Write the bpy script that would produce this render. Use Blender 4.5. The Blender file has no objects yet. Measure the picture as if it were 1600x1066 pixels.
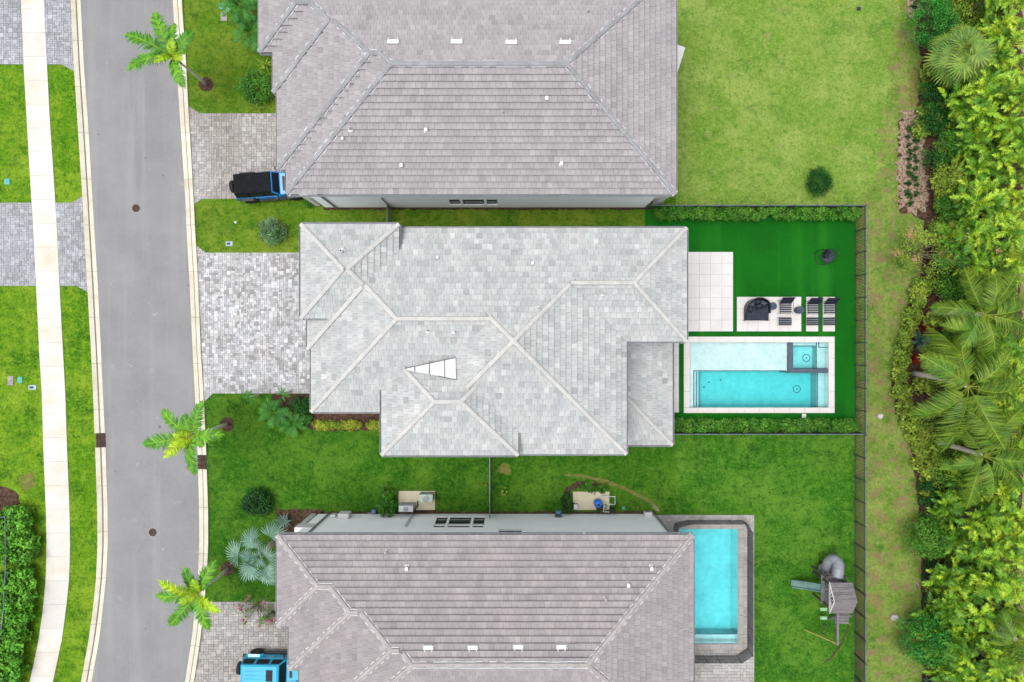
import bpy, math, random
import numpy as np
from mathutils import Vector, Matrix
R = math.radians
random.seed(7); rng = np.random.default_rng(7)
scene = bpy.context.scene
C = scene.collection
# ---------------------------------------------------------------- camera
S = 23.6          # photo pixels per metre on the ground
H = 45.2          # camera height, metres
cam = bpy.data.cameras.new('camera'); cam.sensor_width = 36; cam.lens = 36 * S * H / 1600
cam.clip_end = 3000
co = bpy.data.objects.new('camera', cam); C.objects.link(co)
co.location = (0, 0, H); co.rotation_euler = (0, 0, 0); scene.camera = co
# ---------------------------------------------------------------- sky, sun, exposure
SUN_EL, SUN_AZ = R(75), R(262)          # azimuth clockwise from +Y
w = bpy.data.worlds.new('World'); scene.world = w; w.use_nodes = True
nt = w.node_tree; nt.nodes.clear()
sky = nt.nodes.new('ShaderNodeTexSky'); sky.sky_type = 'NISHITA'; sky.sun_disc = False
sky.sun_elevation = SUN_EL; sky.sun_rotation = SUN_AZ; sky.air_density = 1.0; sky.dust_density = 4.0
hs = nt.nodes.new('ShaderNodeHueSaturation'); hs.inputs['Saturation'].default_value = .3
bg = nt.nodes.new('ShaderNodeBackground'); bg.inputs['Strength'].default_value = .15
wo = nt.nodes.new('ShaderNodeOutputWorld')
nt.links.new(sky.outputs[0], hs.inputs['Color']); nt.links.new(hs.outputs[0], bg.inputs[0]); nt.links.new(bg.outputs[0], wo.inputs[0])
sl = bpy.data.lights.new('sun', 'SUN'); sl.energy = .85; sl.angle = R(30); sl.color = (1, .97, .92)
so = bpy.data.objects.new('sun', sl); C.objects.link(so)
sd = Vector((math.sin(SUN_AZ) * math.cos(SUN_EL), math.cos(SUN_AZ) * math.cos(SUN_EL), math.sin(SUN_EL)))
so.rotation_euler = sd.to_track_quat('Z', 'Y').to_euler(); so.location = (0, 0, 60)
scene.view_settings.view_transform = 'Standard'; scene.view_settings.look = 'None'
scene.view_settings.exposure = 1.09; scene.view_settings.gamma = 1
scene.cycles.max_bounces = 6; scene.cycles.diffuse_bounces = 3; scene.cycles.transparent_max_bounces = 8
scene.cycles.caustics_reflective = False; scene.cycles.caustics_refractive = False

# ---------------------------------------------------------------- helpers
GAIN = 2.0
def lin(r, g, b, k=1.0):
    f = lambda c: (c / 255 / 12.92 if c / 255 <= .04045 else ((c / 255 + .055) / 1.055) ** 2.4)
    return tuple(min(.85, f(c) / GAIN * k) for c in (r, g, b))
def W(px, py, h=0.0):
    k = (H - h) / H / S
    return Vector(((px - 800) * k, (533 - py) * k, h))
def PX(px, h=0.0): return (px - 800) * (H - h) / H / S
def PY(py, h=0.0): return (533 - py) * (H - h) / H / S
def ordn(i):
    return ['first', 'second', 'third', 'fourth', 'fifth', 'sixth', 'seventh', 'eighth', 'ninth', 'tenth', 'eleventh', 'twelfth', 'thirteenth',
            'fourteenth', 'fifteenth', 'sixteenth', 'seventeenth', 'eighteenth', 'nineteenth', 'twentieth'][i] if i < 20 else (
            'twenty-' + ordn(i - 20) if i < 29 else ('thirtieth' if i == 29 else 'thirty-' + ordn(i - 30)))

def finish_mat(m, nt, col, rough, spec, transl, bump_src=None, bump=0, metal=0):
    p = nt.nodes.new('ShaderNodeBsdfPrincipled'); p.inputs['Roughness'].default_value = rough
    p.inputs['Specular IOR Level'].default_value = spec; p.inputs['Metallic'].default_value = metal
    out = nt.nodes.new('ShaderNodeOutputMaterial')
    nt.links.new(col, p.inputs['Base Color'])
    if bump_src is not None and bump:
        b = nt.nodes.new('ShaderNodeBump'); b.inputs['Strength'].default_value = min(1, bump); b.inputs['Distance'].default_value = .03
        nt.links.new(bump_src, b.inputs['Height']); nt.links.new(b.outputs[0], p.inputs['Normal'])
    if transl:
        t = nt.nodes.new('ShaderNodeBsdfTranslucent'); mx = nt.nodes.new('ShaderNodeMixShader'); mx.inputs[0].default_value = transl
        nt.links.new(col, t.inputs[0]); nt.links.new(p.outputs[0], mx.inputs[1]); nt.links.new(t.outputs[0], mx.inputs[2])
        nt.links.new(mx.outputs[0], out.inputs[0])
    else:
        nt.links.new(p.outputs[0], out.inputs[0])
    return p

def noise(nt, scale, detail=3, rough=.55, src=None, stretch=None):
    n = nt.nodes.new('ShaderNodeTexNoise'); n.inputs['Scale'].default_value = scale
    n.inputs['Detail'].default_value = detail; n.inputs['Roughness'].default_value = rough
    if stretch is not None:
        mp = nt.nodes.new('ShaderNodeMapping'); mp.inputs['Scale'].default_value = stretch
        nt.links.new(src, mp.inputs[0]); src = mp.outputs[0]
    nt.links.new(src, n.inputs['Vector'])
    return n.outputs['Fac']
def ramp(nt, fac, a, b):
    r = nt.nodes.new('ShaderNodeMapRange'); r.inputs[1].default_value = a; r.inputs[2].default_value = b
    nt.links.new(fac, r.inputs[0]); return r.outputs[0]
def mixc(nt, fac, a, b):
    m = nt.nodes.new('ShaderNodeMix'); m.data_type = 'RGBA'
    nt.links.new(fac, m.inputs[0])
    for i, v in ((6, a), (7, b)):
        if isinstance(v, tuple): m.inputs[i].default_value = (*v, 1)
        else: nt.links.new(v, m.inputs[i])
    return m.outputs[2]
def scalec(nt, col, fac):
    v = nt.nodes.new('ShaderNodeVectorMath'); v.operation = 'SCALE'
    if isinstance(col, tuple): v.inputs[0].default_value = col
    else: nt.links.new(col, v.inputs[0])
    nt.links.new(fac, v.inputs['Scale']); return v.outputs[0]

def mat(name, col, col2=None, scale=2.0, var=.12, vscale=12, rough=.8, spec=.25, tone=False, transl=0, bump=0, bscale=None, metal=0,
        edge=(.4, .6), stretch=None):
    m = bpy.data.materials.new(name); m.use_nodes = True; nt = m.node_tree; nt.nodes.clear()
    g = nt.nodes.new('ShaderNodeNewGeometry').outputs['Position']
    n1 = ramp(nt, noise(nt, scale, 4, .6, g, stretch), *edge)
    c = mixc(nt, n1, col, col2 if col2 else tuple(x * .88 for x in col))
    n2 = noise(nt, vscale, 4, .65, g, stretch)
    c = scalec(nt, c, ramp2(nt, n2, .3, .7, 1 - var, 1 + var))
    if tone:
        a = nt.nodes.new('ShaderNodeAttribute'); a.attribute_name = 'tone'
        c = scalec(nt, c, a.outputs['Fac'])
    bs = noise(nt, bscale, 4, .6, g) if bscale else n2
    finish_mat(m, nt, c, rough, spec, transl, bs, bump, metal)
    return m
def ramp2(nt, fac, a, b, c, d):
    r = nt.nodes.new('ShaderNodeMapRange')
    for i, v in enumerate((a, b, c, d)): r.inputs[i + 1].default_value = v
    nt.links.new(fac, r.inputs[0]); return r.outputs[0]

def lawn_mat(name, base, dark, light, dry=None, dryamt=.0, tone=False, seed=0, patch=.35, dpatch=.55):
    m = bpy.data.materials.new(name); m.use_nodes = True; nt = m.node_tree; nt.nodes.clear()
    g = nt.nodes.new('ShaderNodeNewGeometry').outputs['Position']
    if seed:
        ad = nt.nodes.new('ShaderNodeVectorMath'); ad.inputs[1].default_value = (seed * 13.1, seed * 7.7, 0); nt.links.new(g, ad.inputs[0]); g = ad.outputs[0]
    a = ramp(nt, noise(nt, patch, 6, .7, g), .44, .62)
    c = mixc(nt, a, base, light)
    b = ramp(nt, noise(nt, dpatch, 7, .74, g), .52, .68)
    c = mixc(nt, b, c, dark)
    f = noise(nt, 7, 5, .7, g)
    c = mixc(nt, ramp(nt, f, .48, .72), c, light)
    c = mixc(nt, ramp(nt, noise(nt, 5, 5, .75, g), .5, .72), c, dark)
    h1 = noise(nt, 2.4, 6, .78, g)
    c = mixc(nt, ramp(nt, h1, .53, .66), c, light); c = mixc(nt, ramp2(nt, h1, .34, .46, .85, 0), c, dark)
    if dry:
        d = ramp(nt, noise(nt, 1.1, 8, .78, g), .6 - dryamt, .7 - dryamt)
        c = mixc(nt, d, c, dry)
    f2 = noise(nt, 38, 3, .7, g)
    c = scalec(nt, c, ramp2(nt, f2, .3, .7, .62, 1.38))
    if tone:
        at = nt.nodes.new('ShaderNodeAttribute'); at.attribute_name = 'tone'; c = scalec(nt, c, at.outputs['Fac'])
    finish_mat(m, nt, c, .9, .1, .0, noise(nt, 26, 4, .7, g), .0 if tone else 1.0)
    return m

def mesh_np(name, v, f, tone=None, smooth=False):
    """v (n,3), f (m,k) with constant k"""
    me = bpy.data.meshes.new(name); k = f.shape[1]
    me.vertices.add(len(v)); me.vertices.foreach_set('co', np.ascontiguousarray(v, np.float32).ravel())
    me.loops.add(f.size); me.loops.foreach_set('vertex_index', np.ascontiguousarray(f, np.int32).ravel())
    me.polygons.add(len(f)); me.polygons.foreach_set('loop_start', np.arange(0, f.size, k, dtype=np.int32))
    try: me.polygons.foreach_set('loop_total', np.full(len(f), k, np.int32))
    except Exception: pass
    if tone is not None:
        at = me.attributes.new('tone', 'FLOAT', 'FACE'); at.data.foreach_set('value', np.ascontiguousarray(tone, np.float32))
    me.update(calc_edges=True)
    if smooth: me.polygons.foreach_set('use_smooth', np.ones(len(f), bool))
    return me

class MB:
    def __init__(s): s.v = []; s.f = []; s.t = []
    def add(s, verts, faces, tone=1.0):
        o = len(s.v); s.v += [tuple(p) for p in verts]
        for f in faces: s.f.append([i + o for i in f]); s.t.append(tone)
        return s
    def poly(s, pts, tone=1.0): return s.add(pts, [list(range(len(pts)))], tone)
    def box(s, x0, x1, y0, y1, z0, z1, tone=1.0, M=None, taper=0):
        t = taper
        v = [(x0, y0, z0), (x1, y0, z0), (x1, y1, z0), (x0, y1, z0), (x0 + t, y0 + t, z1), (x1 - t, y0 + t, z1), (x1 - t, y1 - t, z1), (x0 + t, y1 - t, z1)]
        if M is not None: v = [M @ Vector(p) for p in v]
        return s.add(v, [(3, 2, 1, 0), (4, 5, 6, 7), (0, 1, 5, 4), (1, 2, 6, 5), (2, 3, 7, 6), (3, 0, 4, 7)], tone)
    def bar(s, a, b, wd, th, up=(0, 0, 1), tone=1.0):
        a = Vector(a); b = Vector(b); d = (b - a); L = d.length; d.normalize(); up = Vector(up)
        sd = d.cross(up)
        if sd.length < 1e-4: sd = d.cross(Vector((0, 1, 0)))
        sd.normalize(); up = sd.cross(d)
        M = Matrix(((d.x, sd.x, up.x, a.x), (d.y, sd.y, up.y, a.y), (d.z, sd.z, up.z, a.z), (0, 0, 0, 1)))
        return s.box(0, L, -wd / 2, wd / 2, -th / 2, th / 2, tone, M)
    def prism(s, pts, z0, z1, tone=1.0, M=None):
        n = len(pts); v = [(p[0], p[1], z0) for p in pts] + [(p[0], p[1], z1) for p in pts]
        if M is not None: v = [M @ Vector(p) for p in v]
        return s.add(v, [list(range(n - 1, -1, -1)), list(range(n, 2 * n))] + [(i, (i + 1) % n, n + (i + 1) % n, n + i) for i in range(n)], tone)
    def tube(s, pts, r, n=8, tone=1.0, cap=True, closed=False):
        pts = [Vector(p) for p in pts]; m = len(pts); rr = r if isinstance(r, (list, tuple)) else [r] * m
        v = []; ref = Vector((0.13, .21, 1)).normalized()
        for i, p in enumerate(pts):
            d = (pts[(i + 1) % m] - pts[i - 1]) if closed else (pts[min(i + 1, m - 1)] - pts[max(i - 1, 0)])
            d.normalize(); a = d.cross(ref)
            if a.length < .05: a = d.cross(Vector((1, 0, 0)))
            a.normalize(); b = d.cross(a)
            for k in range(n):
                an = 2 * math.pi * k / n; v.append(p + (a * math.cos(an) + b * math.sin(an)) * rr[i])
        f = []
        for i in range(m if closed else m - 1):
            j = (i + 1) % m
            for k in range(n): f.append((i * n + k, i * n + (k + 1) % n, j * n + (k + 1) % n, j * n + k))
        if cap and not closed: f += [list(range(n - 1, -1, -1)), [(m - 1) * n + k for k in range(n)]]
        return s.add(v, f, tone)
    def lathe(s, prof, n=16, c=(0, 0, 0), tone=1.0, M=None):
        v = []
        for r, z in prof:
            for k in range(n):
                a = 2 * math.pi * k / n; p = Vector((r * math.cos(a), r * math.sin(a), z))
                if M is not None: p = M @ p
                v.append(p + Vector(c))
        f = []
        for i in range(len(prof) - 1):
            for k in range(n): f.append((i * n + k, i * n + (k + 1) % n, (i + 1) * n + (k + 1) % n, (i + 1) * n + k))
        f += [list(range(n - 1, -1, -1)), [(len(prof) - 1) * n + k for k in range(n)]]
        return s.add(v, f, tone)
    def mesh(s, name='m', smooth=False):
        me = bpy.data.meshes.new(name); me.from_pydata(s.v, [], s.f)
        at = me.attributes.new('tone', 'FLOAT', 'FACE'); at.data.foreach_set('value', np.array(s.t, np.float32))
        me.update()
        if smooth: me.polygons.foreach_set('use_smooth', np.ones(len(s.f), bool))
        return me
    def build(s, name, m, parent=None, smooth=False, world=False, bevel=0):
        return obj(name, s.mesh(name, smooth), m, parent, world, bevel)

def obj(name, me, m=None, parent=None, world=False, bevel=0):
    o = bpy.data.objects.new(name, me); C.objects.link(o)
    if m is not None and me is not None and len(me.materials) == 0: me.materials.append(m)
    if parent is not None:
        o.parent = parent
        if world:
            o.matrix_parent_inverse = (Matrix.Translation(parent.location) @ parent.rotation_euler.to_matrix().to_4x4()).inverted()
    if bevel:
        b = o.modifiers.new('bevel', 'BEVEL'); b.width = bevel; b.segments = 2; b.limit_method = 'ANGLE'; b.angle_limit = R(40)
    return o
def tag(o, label, cat, group=None):
    o['label'] = label; o['category'] = cat
    if group: o['group'] = group
    return o
def thing(name, label, cat, loc=(0, 0, 0), rz=0, group=None):
    o = bpy.data.objects.new(name, None); C.objects.link(o); o.empty_display_size = .3
    o.location = loc; o.rotation_euler = (0, 0, rz)
    return tag(o, label, cat, group)
def struct(name, mb, m, parent=None, kind='structure', smooth=False):
    o = mb.build(name, m, parent, smooth)
    if parent is None: o['kind'] = kind
    return o
def dup(root, loc, rz, label, group=None, scale=1.0):
    r = root.copy(); C.objects.link(r); r.location = loc; r.rotation_euler = (0, 0, rz); r.scale = (scale,) * 3
    r['label'] = label
    if group: r['group'] = group
    for ch in list(root.children):
        c = ch.copy(); C.objects.link(c); c.parent = r
        for g in list(ch.children):
            d = g.copy(); C.objects.link(d); d.parent = c
    return r
def pip(px, py, poly):
    """vectorised point in polygon"""
    ins = np.zeros(len(px), bool); n = len(poly)
    for i in range(n):
        x0, y0 = poly[i][:2]; x1, y1 = poly[(i + 1) % n][:2]
        if y0 == y1: continue
        c = ((y0 > py) != (y1 > py)) & (px < (x1 - x0) * (py - y0) / (y1 - y0) + x0)
        ins ^= c
    return ins

# ================================================================ materials of the setting
def road_mat():
    m = bpy.data.materials.new('asphalt'); m.use_nodes = True; nt = m.node_tree; nt.nodes.clear()
    g = nt.nodes.new('ShaderNodeNewGeometry').outputs['Position']
    c = mixc(nt, ramp(nt, noise(nt, .35, 5, .6, g), .35, .65), lin(163, 163, 164), lin(152, 152, 154))
    c = mixc(nt, ramp2(nt, noise(nt, 1.0, 4, .6, g, (1.1, .05, 1)), .5, .72, 0, .6), c, lin(176, 176, 176))       # wheel-polished lanes
    c = mixc(nt, ramp(nt, noise(nt, .9, 6, .7, g), .62, .72), c, lin(182, 182, 181))                    # pale scuffs
    c = mixc(nt, ramp(nt, noise(nt, 1.7, 3, .5, g), .72, .78), c, lin(112, 112, 114))                   # oil spots
    v = nt.nodes.new('ShaderNodeTexVoronoi'); v.feature = 'DISTANCE_TO_EDGE'; v.inputs['Scale'].default_value = .16
    wr = nt.nodes.new('ShaderNodeVectorMath'); nz_ = nt.nodes.new('ShaderNodeTexNoise'); nz_.inputs['Scale'].default_value = 1.5; nz_.inputs['Detail'].default_value = 6
    nt.links.new(g, nz_.inputs['Vector']); nt.links.new(g, wr.inputs[0]); nt.links.new(nz_.outputs['Color'], wr.inputs[1]); nt.links.new(wr.outputs[0], v.inputs['Vector'])
    c = mixc(nt, ramp2(nt, v.outputs['Distance'], .0, .003, .22, 0), c, lin(126, 125, 125))             # hairline cracks
    sp = noise(nt, 26, 5, .8, g); c = scalec(nt, c, ramp2(nt, sp, .3, .7, .8, 1.2))
    finish_mat(m, nt, c, .93, .12, 0, noise(nt, 60, 3, .7, g), .4)
    return m
m_road = road_mat()
m_conc = mat('pale_concrete', lin(242, 238, 231), lin(228, 214, 192), scale=.45, var=.05, vscale=9, rough=.85, tone=True, bump=.15, bscale=50, edge=(.45, .75))
m_curb = mat('curb_concrete', lin(240, 234, 214), lin(222, 210, 184), scale=.9, var=.08, vscale=8, rough=.85, tone=True, bump=.15, bscale=40, edge=(.42, .75))
m_dirt = mat('sandy_soil', lin(186, 168, 138), lin(128, 138, 74), scale=.5, var=.25, vscale=6, rough=.95, bump=.6, bscale=20, edge=(.42, .58))
m_mulch = mat('mulch', lin(108, 80, 64), lin(66, 48, 38), scale=5, var=.4, vscale=30, rough=.95, bump=1, bscale=30, tone=True)
m_sand = mat('bed_sand', lin(184, 162, 140), lin(112, 86, 64), scale=7, var=.3, vscale=30, edge=(.42, .62), rough=.95, bump=.8, bscale=25)
m_joint = mat('joint_sand', lin(138, 134, 130), rough=.95)
m_joint2 = mat('pale_joint_sand', lin(166, 162, 157), rough=.95)
m_paver = mat('grey_pavers', lin(210, 211, 214), lin(196, 195, 194), scale=.7, var=.06, vscale=14, rough=.85, tone=True, bump=.2, bscale=60)
m_paver2 = mat('worn_pavers', lin(194, 191, 188), lin(178, 172, 166), scale=.45, var=.08, vscale=9, rough=.88, tone=True, bump=.2, bscale=60)
m_paver3 = mat('blue_grey_pavers', lin(188, 192, 197), lin(176, 178, 182), scale=.45, var=.06, vscale=9, rough=.88, tone=True, bump=.2, bscale=60)
m_tile = mat('porcelain_patio', lin(242, 238, 235), lin(232, 228, 225), scale=.9, var=.03, vscale=5, rough=.6, tone=True, edge=(.35, .7))
LM = {
 'west': dict(base=lin(94, 150, 20), dark=lin(34, 102, 12), light=lin(148, 182, 48), dry=lin(156, 158, 66), dryamt=-.03, seed=1),
 'north': dict(base=lin(92, 138, 26), dark=lin(50, 104, 18), light=lin(138, 162, 52), dry=lin(150, 140, 76), dryamt=-.02, seed=2),
 'mid': dict(base=lin(56, 116, 20), dark=lin(20, 82, 8), light=lin(100, 146, 42), dry=lin(120, 126, 50), dryamt=-.03, seed=3),
 'south': dict(base=lin(58, 122, 24), dark=lin(18, 84, 10), light=lin(106, 154, 50), dry=lin(124, 136, 54), dryamt=-.04, seed=3),
 'back': dict(base=lin(124, 162, 58), dark=lin(82, 136, 38), light=lin(162, 184, 92), dry=lin(172, 166, 108), dryamt=.02, seed=5),
 'strip': dict(base=lin(118, 152, 56), dark=lin(72, 122, 36), light=lin(156, 174, 88), dry=lin(156, 132, 98), dryamt=.1, seed=5, patch=.5, dpatch=.45)}
lawn_m = {k: lawn_mat('lawn_' + k, **v) for k, v in LM.items()}
tuft_m = {k: lawn_mat('grass_' + k, tone=True, **v) for k, v in LM.items()}

def grid_sheet(xs, ys, z0, z1, hole):
    xs = sorted(xs); ys = sorted(ys); b = MB(); idx = {}
    def vi(i, j, t):
        if (i, j, t) not in idx: idx[(i, j, t)] = len(b.v); b.v.append((xs[i], ys[j], z1 if t else z0))
        return idx[(i, j, t)]
    keep = lambda i, j: 0 <= i < len(xs) - 1 and 0 <= j < len(ys) - 1 and not hole((xs[i] + xs[i + 1]) / 2, (ys[j] + ys[j + 1]) / 2)
    for i in range(len(xs) - 1):
        for j in range(len(ys) - 1):
            if not keep(i, j): continue
            b.f.append([vi(i, j, 1), vi(i + 1, j, 1), vi(i + 1, j + 1, 1), vi(i, j + 1, 1)]); b.t.append(1)
            for di, dj, e in ((-1, 0, ((0, 1), (0, 0))), (1, 0, ((1, 0), (1, 1))), (0, -1, ((0, 0), (1, 0))), (0, 1, ((1, 1), (0, 1)))):
                if not keep(i + di, j + dj):
                    (a, c), (d, f) = e
                    b.f.append([vi(i + a, j + c, 1), vi(i + a, j + c, 0), vi(i + d, j + f, 0), vi(i + d, j + f, 1)]); b.t.append(1)
    return b

# ================================================================ traced lines of the street (photo rows -> columns)
_y = [-700, -300, 0, 101, 180, 317, 350, 447, 550, 615, 700, 790, 850, 900, 950, 1000, 1066, 1250, 1500]
def line(xs):
    n = len(_y) - 4
    e0 = xs[0] - (xs[4] - xs[0]) / 317 * 700; e1 = xs[0] - (xs[4] - xs[0]) / 317 * 300
    full = [e0, e1] + xs + [xs[-1] - 48, xs[-1] - 140]
    return lambda y: np.interp(y, _y, full)
swl = line([33, 37.5, 42, 50, 52, 57, 62, 66, 68.5, 72, 73.5, 72.5, 68, 61, 47])
swr = line([69, 74, 78, 87, 89, 93.5, 99, 102.5, 105.3, 109, 110, 109, 104, 97, 83])
cl = line([112, 117, 122, 131, 132.5, 138, 144, 147, 150.3, 153.5, 154, 152, 147, 140, 128])
cr = line([126, 131, 137, 145, 147, 153, 158, 161, 165, 168, 168.5, 166, 161, 155, 143])
rin = line([270, 275.5, 281, 290, 291, 296.5, 301, 304.5, 308.5, 311, 311.5, 309.5, 305, 299.5, 289])
rout = line([285, 292, 296, 304, 305.5, 311, 315, 319, 323, 326, 326.5, 324, 319.5, 314, 304])
YS = list(range(-300, 1400, 25))
def strip_poly(a, b, ys, z=0.0):
    return [W(float(a(y)), y) + Vector((0, 0, z)) for y in ys] + [W(float(b(y)), y) + Vector((0, 0, z)) for y in reversed(ys)]

POOLR = (PX(1072), PX(1300), PY(641), PY(530)); POOLS = (PX(1058), PX(1157), PY(1010), PY(823))
g = grid_sheet([-900, POOLS[0], POOLR[0], POOLS[1], POOLR[1], 900], [-900, POOLS[2], POOLS[3], POOLR[2], POOLR[3], 900], -.6, -.06,
               lambda x, y: any(q[0] < x < q[1] and q[2] < y < q[3] for q in (POOLR, POOLS)))
struct('ground', g, m_dirt)
# road: a sheet of strips
r = MB()
for a, b in zip(YS[:-1], YS[1:]):
    r.poly([W(float(cr(b)) - 3, b), W(float(rin(b)) + 3, b), W(float(rin(a)) + 3, a), W(float(cr(a)) - 3, a)])
for i, v in enumerate(r.v): r.v[i] = (v[0], v[1], -.012)
struct('road', r, m_road)

# lawns, one sheet to each lot
_sp = random.Random(3); _a = [(1412, -300), (1402, 40), (1388, 130), (1376, 210), (1378, 262), (1356, 300), (1338, 322)]
SPLIT = [(_a[i][0] + (_a[i + 1][0] - _a[i][0]) * k / 14 + _sp.gauss(0, 5), _a[i][1] + (_a[i + 1][1] - _a[i][1]) * k / 14 + _sp.gauss(0, 1)) for i in range(6) for k in range(14)]
LAWN = {
 'west': [(-700, -300)] + [(float(cl(y)) + .5, y) for y in range(-300, 1376, 25)] + [(-700, 1375)],
 'north': [(float(rout(y)) - .5, y) for y in range(-300, 396, 15)] + [(float(rout(396)) - .5, 396), (1056, 396), (1056, -300)],
 'mid': [(float(rout(y)) - .5, y) for y in range(396, 1376, 15)] + [(1056, 1375), (1056, 396)],
 'south': [(1056, 676), (1335, 676), (1335, 1375), (1056, 1375)],
 'back': [(1056, -300)] + SPLIT + [(1335, 326), (1056, 326)],
 'strip': [(1335, 326)] + SPLIT[::-1] + [(1460, -300), (1460, 1375), (1335, 1375)]}
LAWNW = {k: [(W(*p).x, W(*p).y) for p in v] for k, v in LAWN.items()}
for k, v in LAWNW.items():
    b = MB(); b.prism(list(reversed(v)), -.055, 0.0)
    if k == 'south':
        b = grid_sheet([PX(1056), PX(1058), PX(1157), PX(1335)], [PY(1375), PY(1010), PY(823), PY(676)], -.055, 0, lambda x, y: PX(1058) < x < PX(1157) and PY(1010) < y < PY(823))
    struct('lawn_' + {'west': 'west_verge', 'north': 'north_lot', 'mid': 'middle_lot', 'south': 'south_lot', 'back': 'back_field', 'strip': 'east_strip'}[k], b, lawn_m[k])

# sidewalk of slabs
sw = MB()
for a, b in zip(YS[:-1], YS[1:]):
    sw.poly([W(float(swl(b)), b), W(float(swr(b)), b), W(float(swr(a)), a), W(float(swl(a)), a)])
for i, v in enumerate(sw.v): sw.v[i] = (v[0], v[1], .008)
sidewalk = struct('sidewalk', sw, m_joint)
y = -60.0
while y < 1150:
    e = y + 37.2; q = MB()
    A = [W(float(swl(y)), y + .3), W(float(swr(y)), y + .3), W(float(swr(e)), e - .3), W(float(swl(e)), e - .3)]
    mid = (y + e) / 2
    pts = [W(float(swl(y)), y + .14), W(float(swl(mid)), mid), W(float(swl(e)), e - .14), W(float(swr(e)), e - .14), W(float(swr(mid)), mid), W(float(swr(y)), y + .14)]
    q.prism([(p.x, p.y) for p in pts], .0, .045, tone=random.choice((1, 1.02, 1.04, .98, 1.03, .92)))
    q.build('slab', m_conc, sidewalk); y = e

# kerbs: pans and raised backs, cast in lengths
def kerb(name, inner, outer, gapy):
    base = MB()
    for a, b in zip(YS[:-1], YS[1:]):
        q = [W(float(inner(b)), b), W(float(outer(b)), b), W(float(outer(a)), a), W(float(inner(a)), a)]
        if inner(0) > outer(0): q.reverse()
        base.poly([(p.x, p.y, -.004) for p in q])
    ro = struct(name, base, m_joint)
    y = -80.0
    while y < 1160:
        e = y + 72
        if y < gapy[0] < e: e = gapy[0]
        if abs(y - gapy[0]) < .1: y = gapy[1]; e = y + 60
        q = MB(); t = random.uniform(.93, 1.04)
        if name == 'kerb_east' and 243 < y + 36 < 300: t = 1.12
        n = 4; yy = np.linspace(y + .25, e - .25, n + 1)
        prof = [(0, .004), (.44, -.002), (.46, -.022), (.53, -.022), (.55, .045), (.95, .115), (1.0, .115), (1.0, -.03)]
        rows = []
        for v in yy:
            rows.append([])
            for s_, z in prof:
                p = W(float(inner(v) + (outer(v) - inner(v)) * s_), v); rows[-1].append((p.x, p.y, z))
        verts = [p for rw in rows for p in rw]; k = len(prof); fs = []
        for i in range(n):
            for j in range(k - 1):
                f = (i * k + j, (i + 1) * k + j, (i + 1) * k + j + 1, i * k + j + 1)
                fs.append(f if inner(0) < outer(0) else f[::-1])
        q.add(verts, fs, t)
        q.build('kerb_length', m_curb, ro); y = e
kerb('kerb_west', cr, cl, (677, 699)); kerb('kerb_east', rin, rout, (711, 733))

# ---------------------------------------------------------------- paving
def pavers(name, poly, unit, mt, zb, zt, tones, parent_kind='structure', singles=0, seed=1, bias=None, gap=.0045, sizes=((2, 1), (1, 1), (2, 2), (1, 2), (2, 1)), maxtone=1.3, jm=None):
    """a paved sheet (poly in world metres): random ashlar pavers clipped to whole pieces inside, cut ones at the edge"""
    rnd = random.Random(seed); base = MB(); base.prism(poly, -.05, zb); ro = struct(name, base, jm or m_joint)
    xs = [p[0] for p in poly]; ys = [p[1] for p in poly]; x0, x1, y0, y1 = min(xs), max(xs), min(ys), max(ys)
    nx = int((x1 - x0) / unit) + 1; ny = int((y1 - y0) / unit) + 1
    occ = np.zeros((nx, ny), bool); rest = MB(); sing = []
    for j in range(ny):
        for i in range(nx):
            if occ[i, j]: continue
            opts = list(sizes); rnd.shuffle(opts); opts.append((1, 1))
            for a, b in opts:
                if i + a <= nx and j + b <= ny and not occ[i:i + a, j:j + b].any(): break
            occ[i:i + a, j:j + b] = True
            q = [(x0 + i * unit + gap, y0 + j * unit + gap), (x0 + (i + a) * unit - gap, y0 + j * unit + gap), (x0 + (i + a) * unit - gap, y0 + (j + b) * unit - gap), (x0 + i * unit + gap, y0 + (j + b) * unit - gap)]
            ins = pip(np.array([p[0] for p in q]), np.array([p[1] for p in q]), poly)
            full = ins.all()
            if not full:
                q = clip(q, poly)
                if len(q) < 3: continue
            t = rnd.choice(tones) * rnd.uniform(.95, 1.05)
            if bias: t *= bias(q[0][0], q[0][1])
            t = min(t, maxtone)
            if full: sing.append((a * b, q, t))
            else: pav_piece(rest, q, zb, zt, t)
    sing.sort(key=lambda s_: -s_[0]); cache = {}
    for k, (ar, q, t) in enumerate(sing):
        if k < singles:
            wd = round(q[1][0] - q[0][0], 3); dp = round(q[2][1] - q[1][1], 3); tk = round(t, 1); key = (wd, dp, tk)
            if key not in cache:
                mb = MB(); pav_piece(mb, [(0, 0), (wd, 0), (wd, dp), (0, dp)], zb, zt, tk); cache[key] = mb.mesh('paver')
            o = obj('paver', cache[key], mt, ro); o.location = (q[0][0], q[0][1], rnd.uniform(-.002, .003))
        else: pav_piece(rest, q, zb, zt + rnd.uniform(-.002, .003), t)
    if rest.f:
        o = rest.build('paver_field', mt, ro); o['kind'] = 'stuff'
    return ro
def pav_piece(mb, q, z0, z1, t):
    n = len(q); cx = sum(p[0] for p in q) / n; cy = sum(p[1] for p in q) / n; c = .006
    top = [(p[0] + (cx - p[0]) * min(1, c / max(.02, math.hypot(p[0] - cx, p[1] - cy))), p[1] + (cy - p[1]) * min(1, c / max(.02, math.hypot(p[0] - cx, p[1] - cy))), z1) for p in q]
    v = [(p[0], p[1], z0) for p in q] + top
    mb.add(v, [list(range(n, 2 * n))] + [(i, (i + 1) % n, n + (i + 1) % n, n + i) for i in range(n)], t)
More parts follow.
